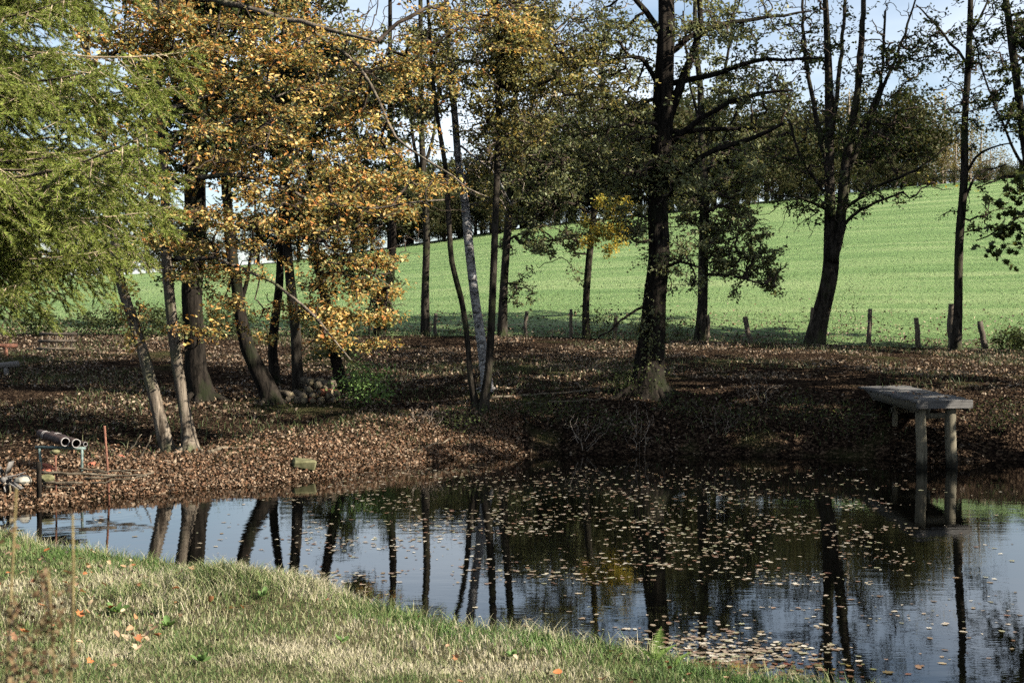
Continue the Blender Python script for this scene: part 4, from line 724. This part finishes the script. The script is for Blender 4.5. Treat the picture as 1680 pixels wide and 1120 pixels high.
# ------------------------------------------------------------------ fence
posts = [(714, 513, 550, 6, 0), (862, 510, 551, 6, 2), (937, 507, 553, 6, 0), (1009, 515, 553, 7, 0), (1161, 517, 560, 7, 0), (1231, 520, 562, 9, -9), (1333, 503, 563, 7, 0), (1425, 507, 567, 8, 2), (1506, 521, 570, 9, -3), (1561, 503, 577, 13, 0), (1617, 528, 575, 11, -10)]
Dp = 43.0; f0 = np.array([(714 - 840) / FPX * Dp, Dp, ground_z((714 - 840) / FPX * Dp, Dp - .05)]); fence = empty('wire_fence', f0, 'old wire fence with crooked wooden posts along the field edge', 'fence'); tops = []
for i, (x, yt, yb, wp, lean) in enumerate(posts):
    X = (x - 840) / FPX * Dp; g = ground_z(X, Dp - .05); h = (yb - yt) / FPX * Dp; z = np.linspace(-.3, h, 7); l = lean / FPX * Dp / h; rr = np.random.default_rng(i + 60)
    pts = np.stack([X + l * np.clip(z, 0, 9) + rr.normal(0, .012, 7), np.full(7, Dp) + rr.normal(0, .012, 7), g + z], 1); ac = Acc(); tube(ac, pts, wp / FPX * Dp / 2 * np.linspace(1.08, .9, 7), 8, True, .14, i); obj('post', ac.mesh('post', True, f0), M['fence_wood'], fence); tops.append((X, l, g, h))
for lev in (.45, .85):
    pts = []
    for i in range(len(tops) - 1):
        a_, b_ = tops[i], tops[i + 1]
        for t in np.linspace(0, 1, 6)[:-1]: pts.append([a_[0] * (1 - t) + b_[0] * t + (a_[1] * (1 - t) + b_[1] * t) * lev * .8, Dp - .05, a_[2] * (1 - t) + b_[2] * t + lev * min(1, .9) * .95 - .10 * 4 * t * (1 - t)])
    ac = Acc(); tube(ac, np.array(pts), .005, 4); obj('wire', ac.mesh('wire', True, f0), M['wire'], fence)

# ------------------------------------------------------------------ pipe rack and the inflow at the left shore
Dr = 20.3
rk = P(100, 764, Dr); rk[2] = ground_z(rk[0], Dr); rack = empty('pipe_rack', rk, 'pale green metal trestle carrying the brown pipes at the shore', 'rack')
def bar(name, pts, rad, mat, parent, org, k=8, rough=0):
    ac = Acc(); tube(ac, np.array(pts), rad, k, True, rough, 3); return obj(name, ac.mesh(name, True, org), M[mat], parent)
bar('rail', [P(57, 733.5, Dr), P(98, 734, Dr), P(140, 735.5, Dr)], .022, 'stand', rack, rk)
for x0, y0, x1, y1 in ((64, 735, 67.5, 768), (134, 736, 133, 768)):
    b_ = P(x1, y1, Dr); b_[2] = min(b_[2], ground_z(b_[0], Dr)) - .08; bar('leg', [P(x0, y0, Dr), (P(x0, y0, Dr) + b_) / 2, b_], .020, 'stand', rack, rk)
ax = unit(np.array([.60, -.80, -.05]))
for i, (x, y, ro, Lp, lab) in enumerate([(106, 724.8, .061, 1.05, 'largest brown pipe on the trestle, nearest the spruce, with pale rim'), (124, 727.2, .061, 1.0, 'middle brown pipe on the trestle'), (139, 728.5, .030, .9, 'thinnest pipe on the trestle, at its right end')]):
    e = P(x, y, Dr - .25); s_ = e - ax * Lp; th_ = np.linspace(0, 1, 9)[:, None]; pr = empty('pipe', (s_ + e) / 2, lab, 'pipe'); og = (s_ + e) / 2
    ac = Acc(); out_ = np.vstack([s_ + (e - s_) * th_]); ro_ = np.full(9, ro); inn = out_[::-1]; path = np.vstack([out_, inn]); rad = np.r_[ro_, np.full(9, ro * .88)]
    U = unit(np.cross(ax, [0, 0, 1])); W_ = np.cross(ax, U); k = 20; a = np.arange(k) * 2 * math.pi / k; ring = np.cos(a)[:, None] * U + np.sin(a)[:, None] * W_; V = (path[:, None] + rad[:, None, None] * ring[None]).reshape(-1, 3); ii = np.arange(len(path) - 1)[:, None] * k; jj = np.arange(k)[None]; j2 = (jj + 1) % k
    ac.add(V, np.stack([ii + jj, ii + j2, ii + k + j2, ii + k + jj], -1).reshape(-1, 4)); obj('pipe_wall', ac.mesh('pipe_wall', True, og), M['pipe'], pr)
    def ring_mesh(c, r1, r2, t):
        ac = Acc(); pth = np.array([c - ax * t, c + ax * t, c + ax * t, c - ax * t]); rd = np.array([r2, r2, r1, r1]); V = (pth[:, None] + rd[:, None, None] * ring[None]).reshape(-1, 3); q = []
        for s0 in range(4):
            s1 = (s0 + 1) % 4; q.append(np.stack([s0 * k + np.arange(k), s0 * k + (np.arange(k) + 1) % k, s1 * k + (np.arange(k) + 1) % k, s1 * k + np.arange(k)], -1))
        ac.add(V, np.vstack(q)); return ac.mesh('rim', True, og)
    obj('rim', ring_mesh(e + ax * .004, ro * .87, ro * 1.06, .010), M['pipe_rim'], pr)
    if i < 2: obj('rim', ring_mesh(s_ + ax * .28, ro * .99, ro * 1.07, .008), M['pipe_rim'], pr); obj('rim', ring_mesh(s_ + ax * .22, ro * .99, ro * 1.07, .008), M['pipe_rim'], pr)
def rod(name, label, top, bot, D, rad, mat, cat, rough=.05):
    a_ = P(*top, D); b_ = P(*bot, D); b_[2] = min(b_[2], ground_z(b_[0], D)) - .15; m_ = (a_ + b_) / 2 + np.array([.01, 0, 0]); ac = Acc(); tube(ac, np.array([a_, m_, b_]), rad, 8, True, rough); return tag(obj(name, ac.mesh(name, True, b_), M[mat], None, b_), label, cat)
rod('iron_rod', 'tall rusty iron rod at the water right of the pipes', (171, 698), (179, 812), 19.3, .016, 'rust', 'rod')
rod('iron_rod', 'short rusty rod standing below the pipe trestle', (90, 742), (90, 812), 19.2, .014, 'rust', 'rod')
rod('wooden_stake', 'dark wooden stake in the water left of the pipe trestle', (62, 758), (62, 818), 18.8, .035, 'bark_dark', 'stake', .12)
k_ = P(90, 741, 19.2); ac = Acc(); tube(ac, np.array([k_ + [0, 0, -.035], k_ + [0, 0, 0], k_ + [0, 0, .02], k_ + [0, 0, .03]]), [.03, .065, .06, .02], 12, True); tag(obj('cap', ac.mesh('cap', True, k_), M['mossstone'], None, k_), 'yellowish mossy cap on top of the short rusty rod', 'cap')
# branches laid along the water
logs = [((66, 775), (190, 779), 4.6, 'upper branch of the stack behind the rods'), ((70, 793), (135, 791), 4.4, 'thick lower branch at the left of the stack'), ((140, 786), (252, 775), 3.8, 'long pale branch sloping up to the right in the stack'), ((128, 768), (215, 776), 3.2, 'dark branch lying on top of the stack'), ((150, 793), (240, 780), 3.0, 'thin lowest branch at the right of the stack'), ((72, 799), (120, 800), 3.4, 'short branch at the waterline below the stack'), ((66, 797), (118, 795), 3.0, 'thin branch between the two lowest branches at the left of the stack'), ((150, 775), (235, 770), 2.6, 'thin back branch of the stack')]
r = np.random.default_rng(71)
for i, (a_, b_, wp, lab) in enumerate(logs):
    D = 19.15 + .05 * (i % 4); A, B = P(*a_, D), P(*b_, D); t = np.linspace(0, 1, 9)[:, None]; pts = A + (B - A) * t; pts[1:-1] += r.normal(0, .012, (7, 3)); pts[:, 2] = np.maximum(pts[:, 2], np.array([max(0.0, ground_z(p[0], p[1])) for p in pts]) + .015); ac = Acc(); tube(ac, pts, wp / FPX * D / 2 * np.linspace(1.1, .75, 9), 8, True, .12, i)
    tag(obj('branch', ac.mesh('branch', True, pts[4]), M['log'], None, pts[4]), lab, 'branch')
# stones and bricks
for i, (x, y, wp, hp, m_, nm, lab) in enumerate([(36, 789, 26, 20, 'stone', 'stone', 'grey block of stone beside the water wheel'), (75, 766, 17, 13, 'brick', 'stone', 'dark reddish stone under the pipe trestle'), (81, 771, 12, 8, 'brick', 'brick', 'broken red brick at the foot of the trestle'), (150, 762, 11, 8, 'brick', 'brick', 'broken red brick right of the trestle leg'), (196, 749, 9, 6, 'brick', 'brick', 'small red brick on the leaves left of the leaning tree'), (75, 785, 20, 13, 'mossstone', 'stone', 'mossy stone slab under the upper branch of the stack'), (14, 801, 18, 9, 'stone', 'stone', 'low flat stone at the left edge by the inflow')]):
    D = 19.4 if y > 775 else ghit(x, y + hp * .4, 17.5); c = P(x, y, D); c[2] = max(c[2], ground_z(c[0], D) + hp / FPX * D * .25); me = rock_mesh(nm, (wp / FPX * D / 2 * 1.15, .12, hp / FPX * D / 2 * 1.2), 80 + i); tag(obj(nm, me, M[m_], None, c, (0, 0, i)), lab, 'stone' if nm == 'stone' else 'brick')
# small water wheel at the left edge
wc = P(8, 786, 19.0); wheel = empty('waterwheel', (wc[0], wc[1], 0), 'little wooden paddle wheel cut off by the left edge', 'water wheel'); wo_ = np.array([wc[0], wc[1], 0]); ac = Acc(); tube(ac, np.array([wc + [0, -.12, 0], wc + [0, .16, 0]]), .035, 10, True); obj('hub', ac.mesh('hub', True, wo_), M['greywood'], wheel)
for i in range(7):
    a = i * 2 * math.pi / 7 + .35; d_ = np.array([math.cos(a), 0, math.sin(a)]); e_ = np.array([-d_[2], 0, d_[0]]); ac = Acc(); box(ac, wc + d_ * .17, (.012, .20, .16), [e_, [0, 1, 0], d_]); obj('paddle', ac.mesh('paddle', False, wo_), M['greywood'], wheel); ac = Acc(); box(ac, wc + d_ * .06 + e_ * .012, (.012, .03, .12), [e_, [0, 1, 0], d_]); obj('spoke', ac.mesh('spoke', False, wo_), M['greywood'], wheel)
for s_ in (-1, 1):
    ac = Acc(); pts = np.array([wc + [s_ * .16, .14, -.6], wc + [0, .14, .02]]); tube(ac, pts, .018, 6, True); obj('support', ac.mesh('support', True, wo_), M['greywood'], wheel)
ac = Acc(); t0 = P(20, 797, 18.9); tube(ac, np.array([t0, t0 + [.02, 0, -.08], t0 + [.035, 0, -.2], t0 + [.045, 0, -t0[2]]]), [.008, .010, .008, .012], 6); tag(obj('water_trickle', ac.mesh('water_trickle', True, t0), M['trickle'], None, t0), 'thin trickle of water falling from the paddle wheel into the pond', 'water')
rod('bamboo_stick', 'short yellow stick under the paddle wheel at the left edge', (15, 796), (16, 822), 18.85, .014, 'log_end', 'stick')

# ------------------------------------------------------------------ log pile, pallet frame, beams at the left
r = np.random.default_rng(91); Dl = ghit(505, 662); pile = [(470, 657), (484, 660), (497, 662), (512, 661), (478, 648), (499, 651), (515, 650), (528, 656), (524, 643), (537, 650), (507, 640), (519, 633), (533, 636), (545, 643), (528, 626), (540, 630), (512, 627), (551, 655)]
names = ['lowest at the left', 'second in the bottom row', 'third in the bottom row', 'fourth in the bottom row', 'above the leftmost pair', 'in the middle of the second row', 'in the second row right of the middle', 'fifth in the bottom row', 'in the third row', 'in the third row, right side', 'in the third row, left side', 'in the fourth row', 'in the fourth row, right side', 'at the right slope', 'topmost left', 'topmost right', 'upper left corner', 'at the right foot']
for i, (x, y) in enumerate(pile):
    rad = r.uniform(.065, .10); e = P(x, y, Dl + (660 - y) * .01); e[2] = max(e[2], ground_z(e[0], e[1]) + .05); d_ = unit(np.array([r.uniform(-1.6, 1.2), 1, r.uniform(-.25, .25)])); Lg = r.uniform(.3, .45); t = empty('firewood_log', e + d_ * Lg / 2 - [0, 0, rad], f'split log of the small wood pile, {names[i]}', 'log'); og = np.array(t.location)
    ac = Acc(); tube(ac, e + d_ * np.linspace(0, Lg, 5)[:, None], rad * .9, 5 if i % 3 else 4, True, .35, i * 3); obj('bark', ac.mesh('bark', False, og), M['logred' if i % 5 == 3 else 'log'], t)
    ac = Acc(); tube(ac, np.array([e - d_ * .006, e - d_ * .001]), rad * .8, 5 if i % 3 else 4, True, .35, i * 3); obj('cut_end', ac.mesh('cut_end', False, og), M['log_end'], t)
c = P(92, 580, 37.0); c[2] = ground_z(c[0], 37.0); pal = empty('pallet_frame', c, 'grey slatted frame leaning at the field edge on the left', 'pallet'); lean_ = unit(np.array([.0, .45, 1]))
for i in range(5): ac = Acc(); box(ac, c + np.array([-.42 + i * .2, 0, 0]) + lean_ * .28, (.05, .03, .56), [[1, 0, 0], np.cross([1, 0, 0], lean_) * -1, lean_]); obj('slat', ac.mesh('slat', False, c), M['fence_wood'], pal)
for j in (.08, .30, .5): ac = Acc(); box(ac, c + np.array([0, -.035, 0]) + lean_ * j, (1.0, .03, .06), [[1, 0, 0], np.cross([1, 0, 0], lean_) * -1, lean_]); obj('rail', ac.mesh('rail', False, c), M['fence_wood'], pal)
for (a_, b_, D, rad, m_, nm, lab, cat) in [((-60, 566), (28, 567), 36.5, .05, 'rust', 'iron_beam', 'rusty red beam at the left edge under the spruce', 'beam'), ((-70, 606), (30, 597), 32.0, .07, 'greywood', 'log', 'grey log lying at the left edge below the rusty beam', 'log')]:
    A, B = P(*a_, D), P(*b_, D); g = max(ground_z(A[0], D), ground_z(B[0], D)); dz = 0
    ac = Acc(); tube(ac, np.array([A, (A + B) / 2, B]), rad, 10, True, .08); o = tag(obj(nm, ac.mesh(nm, True, A), M[m_], None, A), lab, cat)
    for s_ in (.3, .8):
        q = A + (B - A) * s_; gq = ground_z(q[0], q[1])
        if q[2] - rad > gq: ac = Acc(); tube(ac, np.array([[q[0], q[1], gq - .1], [q[0], q[1], q[2] - rad + .01]]), rad * .8, 8, True, .1); obj('support', ac.mesh('support', True, A), M[m_], o)
Db = ghit(495, 772); c = P(497, 762, Db); c[2] = ground_z(c[0], Db) + .06; tag(obj('stone', bevbox_mesh('stone', (.34, .26, .14), .03, .02, 4), M['mossstone'], None, c, (.05, .03, .2)), 'square mossy stone block at the water edge below the log pile', 'stone')

# ------------------------------------------------------------------ fallen branches and roots
r = np.random.default_rng(95)
for i, (pts, wp, lab) in enumerate([([(800, 655), (850, 650), (900, 646), (968, 640)], 4.5, 'long fallen branch lying right of the birch clump'), ([(845, 664), (910, 662), (985, 656)], 3.0, 'thin fallen branch just below the long one'), ([(668, 742), (700, 735), (740, 722)], 2.5, 'bent stick on the leaves at the waterline'), ([(222, 752), (238, 735), (247, 714)], 2.2, 'pale stick leaning up left of the leaning tree'), ([(205, 745), (222, 730), (232, 712)], 1.6, 'thin stick left of the pale leaning stick'), ([(1590, 588), (1630, 572), (1650, 562)], 2.2, 'crooked pale stick at the foot of the rightmost post'), ([(340, 742), (375, 735), (425, 738)], 5, 'thick root lying right of the shore trunks')]):
    Q = []
    for x, y in pts:
        D = ghit(x, max(y, 600) + 3) if y > 600 else 42.0
        Q.append(np.array([(x - 840) / FPX * D, D, max(ground_z((x - 840) / FPX * D, D) + .03, 0)]))
    if i in (3, 4): D = ghit(*pts[0]); Q = [P(x, y, D) for x, y in pts]; Q[0][2] = ground_z(Q[0][0], D) - .02
    cu = catmull(np.array(Q), .15); cu[1:-1] += r.normal(0, .015, cu[1:-1].shape); ac = Acc(); tube(ac, cu, wp / FPX * 28 / 2 * np.linspace(1.1, .6, len(cu)), 7, True, .1, i); tag(obj('fallen_branch', ac.mesh('fallen_branch', True, Q[0]), M['log'], None, Q[0]), lab, 'branch')

# ------------------------------------------------------------------ leaves on the water and on the lawn
r = np.random.default_rng(101)
def water_pts(n, xr, yr):
    x = r.uniform(*xr, n); y = r.uniform(*yr, n); D = CAM_Z * FPX / (y - YH); X = (x - 840) / FPX * D; ok = (D > N_(X) + .12) & (D < F_(X) - .25); return X[ok], D[ok], x[ok], y[ok]
def water_gauss(n, xm, ym):
    x = r.normal(*xm, n); y = r.normal(*ym, n); y = np.clip(y, 900, 1160); D = CAM_Z * FPX / (y - YH); X = (x - 840) / FPX * D; ok = (D > N_(X) + .1) & (D < F_(X) - .25); return X[ok], D[ok], x[ok], y[ok]
parts = [water_pts(4400, (470, 1500), (765, 960)), water_pts(260, (300, 1700), (830, 1110)), water_pts(90, (860, 1340), (995, 1110)), water_gauss(800, (1200, 80), (1078, 26)), water_pts(160, (150, 700), (840, 980)), water_pts(900, (600, 1400), (775, 900)), water_pts(300, (200, 900), (745, 830)), water_pts(260, (1300, 1680), (800, 1110))]
X = np.concatenate([p[0] for p in parts]); D = np.concatenate([p[1] for p in parts])
cl = vnoise(X * 1.3, D * .9) + .45 * vnoise(X * 4, D * 3); keep = cl > .42 + .42 * r.random(len(X)); X, D = X[keep], D[keep]; o_ = np.argsort(D); X, D = X[o_], D[o_]
fm = []
for s in range(6):
    V, Fc = outline_leaf('maple' if s % 3 == 0 else 'oval', 1, .10, s); V[:, 2] = np.maximum(V[:, 2], 0) * .7; q = mesh_from('floating_leaf', V, [Fc]); q.materials.append(M['floating_one']); fm.append((q, V, Fc))
big = 300
for i in range(min(big, len(X))):
    s = i % 6; tag(obj('floating_leaf', fm[s][0], None, None, (X[i], D[i], .004), (r.normal(0, .03), r.normal(0, .03), r.uniform(0, 6.28)), r.uniform(.03, .07) * (1.35 if s % 3 == 0 else 1)), 'lobed fallen leaf floating on the near pond water' if s % 3 == 0 else 'oval fallen leaf floating on the near pond water', 'leaf', 'lobed leaves floating on the pond' if s % 3 == 0 else 'oval leaves floating on the pond')
ac = Acc()
for i in range(big, len(X)):
    _, V, Fc = fm[r.integers(6)]; a = r.uniform(0, 6.28); s = .022 + .055 * r.random() ** 1.8; rot = np.array([[math.cos(a), -math.sin(a), 0], [math.sin(a), math.cos(a), 0], [0, 0, 1]]); ac.add((V * s) @ rot.T + [X[i], D[i], .004], Fc)
tag(obj('floating_leaves', ac.mesh('floating_leaves'), M['floating']), 'small fallen leaves floating on the farther pond water', 'leaves', kind='stuff')
lf = []
for s in range(5):
    V, Fc = outline_leaf('maple' if s == 4 else 'oval', 1, .5, s + 20); q = mesh_from('fallen_leaf', V, [Fc]); q.materials.append(M['fallen']); lf.append(q)
x, y = lawn_points(1500, 6.0, 15, r); k = (fbm(x * .8 + 5, y * .8, 2) > -.05 + .15 * r.random(len(x))); x, y = x[k][:290], y[k][:290]
for i in range(len(x)):
    tag(obj('fallen_leaf', lf[i % 5], None, None, (x[i], y[i], float(lawn_z(x[i], y[i])) + r.uniform(.035, .07)), (r.normal(0, .45), r.normal(0, .45), r.uniform(0, 6.28)), r.uniform(.035, .072)), 'curled brown leaf lying in the lawn grass', 'leaf', 'fallen leaves on the lawn')

ac = Acc(); x, y = lawn_points(2600, 6.0, 16, r); k = (fbm(x * .8 + 5, y * .8, 2) > -.1 + .2 * r.random(len(x))); x, y = x[k], y[k]
leaves(ac, np.stack([x, y, lawn_z(x, y) + r.uniform(.01, .05, len(x))], 1), r.uniform(.018, .05, len(x)), .5, .6, 0, r)
tag(obj('leaf_scraps', ac.mesh('leaf_scraps'), M['litter']), 'small crumbled leaf scraps scattered through the lawn grass', 'leaf litter', kind='stuff')
# ------------------------------------------------------------------ plants on the near shore
def fern(px, py, D, fronds, label):
    X = (px - 840) / FPX * D; g = ground_z(X, D); root = empty('fern', (X, D, g), label, 'fern')
    for (a, L_, lean_) in fronds:
        t = np.linspace(0, 1, 22); d_ = np.array([math.cos(a), math.sin(a), 0]); sp = d_ * (lean_ * L_ * t ** 1.6)[:, None] + np.array([0, 0, 1]) * (L_ * (t - .28 * lean_ * t ** 2))[:, None]; side = np.array([-d_[1], d_[0], 0]); side = np.array([1, .15, 0]) if abs(d_[1]) < .5 or True else side
        ac = Acc(); tube(ac, sp, .003 * (1 - t) + .0008, 4)
        for i in range(3, 22):
            w_ = .30 * L_ * math.sin(math.pi * min(1, (1 - t[i]) * 1.05 + .02)) ** .8 * (.55 + .45 * (1 - t[i])); 
            for s_ in (-1, 1):
                dv = unit(side * s_ + np.array([0, -.2, .25])); uv = np.array([0, 0, 1.]); n = 6; tt = np.linspace(0, 1, n); V = []
                for q in tt: V += [sp[i] + dv * w_ * q - uv * .0045 * (1 - q) * (1.25 if int(q * 5) % 2 else .8), sp[i] + dv * w_ * q + uv * .0045 * (1 - q)]
                j = np.arange(n - 1) * 2; ac.add(np.array(V), np.stack([j, j + 2, j + 3, j + 1], 1))
        obj('frond', ac.mesh('frond'), M['fern'], root)
fern(1076, 1078, 9.1, [(-.3, .25, .15), (.2, .16, .9), (2.8, .12, .9)], 'small bright green fern standing up at the lawn edge')
fern(1108, 1082, 9.0, [(.1, .13, .8), (.6, .11, 1.0)], 'low fern sprig right of the upright fern')
def tuft(px, py, n, h, label, mat='grass', wd=.008, seed=0):
    r = np.random.default_rng(seed); D = 5.0
    while D < 16 and P(px, py, D)[2] > lawn_z(P(px, py, D)[0], D): D += .03
    X = (px - 840) / FPX * D; g = ground_z(X, D); root = empty('grass_tuft', (X, D, g), label, 'grass'); ac = Acc(); b = np.stack([r.normal(0, .04, n), r.normal(0, .04, n), np.zeros(n) - .01], 1); blades(ac, b, h * r.uniform(.5, 1.2, n), wd, .9, r); obj('blades', ac.mesh('blades'), M[mat], root, kind='stuff')
tuft(268, 1012, 90, .20, 'tuft of long green grass blades on the hummock', seed=1)
tuft(200, 990, 60, .14, 'darker grass tuft left of the long-bladed tuft', seed=2)
tuft(610, 985, 30, .24, 'dry upright grass tuft at the lawn edge', 'straw', .005, 3)
tuft(792, 1028, 36, .26, 'thin grass stalks standing in the water at the lawn edge', 'straw', .005, 4)
tuft(335, 925, 26, .20, 'dry grass stalks at the lawn edge before the sky reflection', 'straw', .005, 5)
tuft(60, 862, 40, .18, 'dry grass stalks at the lawn edge at far left', 'straw', .005, 6)
tuft(1325, 1108, 26, .22, 'thin dry stalks at the lawn edge at the lower right', 'straw', .005, 7)
# broad-leaved weeds in the lawn: each leaf a part
wl = []
for q_ in range(2):
    V, Fc = outline_leaf('oval', 1, .5, q_ + 40); V[:, 1] *= .75; q = mesh_from('weed_leaf', V, [Fc]); q.materials.append(M['leaf_shrub']); wl.append(q)
r = np.random.default_rng(140)
for (px, py, n, sz, lab) in [(275, 1035, 7, .085, 'broad-leaved weed in front of the long-bladed tuft'), (190, 1012, 8, .09, 'broad-leaved weed left of the long-bladed tuft'), (430, 985, 6, .07, 'broad-leaved weed on the right slope of the hummock'), (560, 1060, 6, .06, 'small weed rosette in the middle of the lawn'), (840, 1085, 6, .06, 'small weed rosette on the lawn left of the fern'), (330, 1095, 6, .07, 'weed rosette near the bottom edge below the hummock')]:
    D = 5.0
    while D < 16 and P(px, py, D)[2] > lawn_z(P(px, py, D)[0], D): D += .03
    X_ = (px - 840) / FPX * D; t = empty('weed', (X_, D, ground_z(X_, D)), lab, 'weed')
    for i in range(n): obj('leaf', wl[i % 2], None, t, (0, 0, .02), (r.normal(0, .3), -r.uniform(.2, .8), i * 6.28 / n + r.normal(0, .3)), sz * r.uniform(.7, 1.2))
# out-of-focus dry dock stalks in front
def dock(px_top, py_top, px_bot, D, label, seed, knots):
    r = np.random.default_rng(seed); a_ = P(px_top, py_top, D); b_ = P(px_bot, 1300, D); b_[2] = ground_z(b_[0], D); root = empty('dry_stalk', b_, label, 'plant'); t = np.linspace(0, 1, 16)[:, None]; pts = b_ + (a_ - b_) * t + np.array([1, 0, 0]) * .02 * np.sin(t * 6 + seed); ac = Acc(); tube(ac, pts, np.linspace(.0045, .0022, 16), 6, True); obj('stem', ac.mesh('stem', True, b_), M['dockstem'], root)
    for (x, y, nn, sp) in knots:
        c = P(x, y, D); i = int(np.argmin(np.abs(pts[:, 2] - c[2] + .05))); ac = Acc(); tube(ac, np.array([pts[i], (pts[i] + c) / 2 + [0, 0, .01], c]), .002, 4); obj('stem', ac.mesh('stem', True, b_), M['log'], root); ac = Acc(); leaves(ac, c + r.normal(0, sp, (nn, 3)) * [1, 1, 1.5], r.uniform(.008, .018, nn), .3, .7, .3, r); obj('seed_cluster', ac.mesh('seed_cluster', False, b_), M['deadplant'], root, kind='stuff')
dock(14, 800, 30, 2.6, 'blurred dry stalk nearest the left edge', 1, [(20, 1000, 60, .012), (25, 1090, 90, .018), (16, 880, 14, .008)])
dock(100, 845, 120, 2.6, 'blurred dry stalk with few seeds, right of the seed clusters', 2, [(112, 960, 10, .008), (118, 1080, 14, .01)])
dock(70, 940, 62, 2.6, 'blurred dry seed stalk between the two taller stalks', 3, [(68, 965, 60, .012), (82, 1020, 80, .014), (60, 1075, 90, .018)])
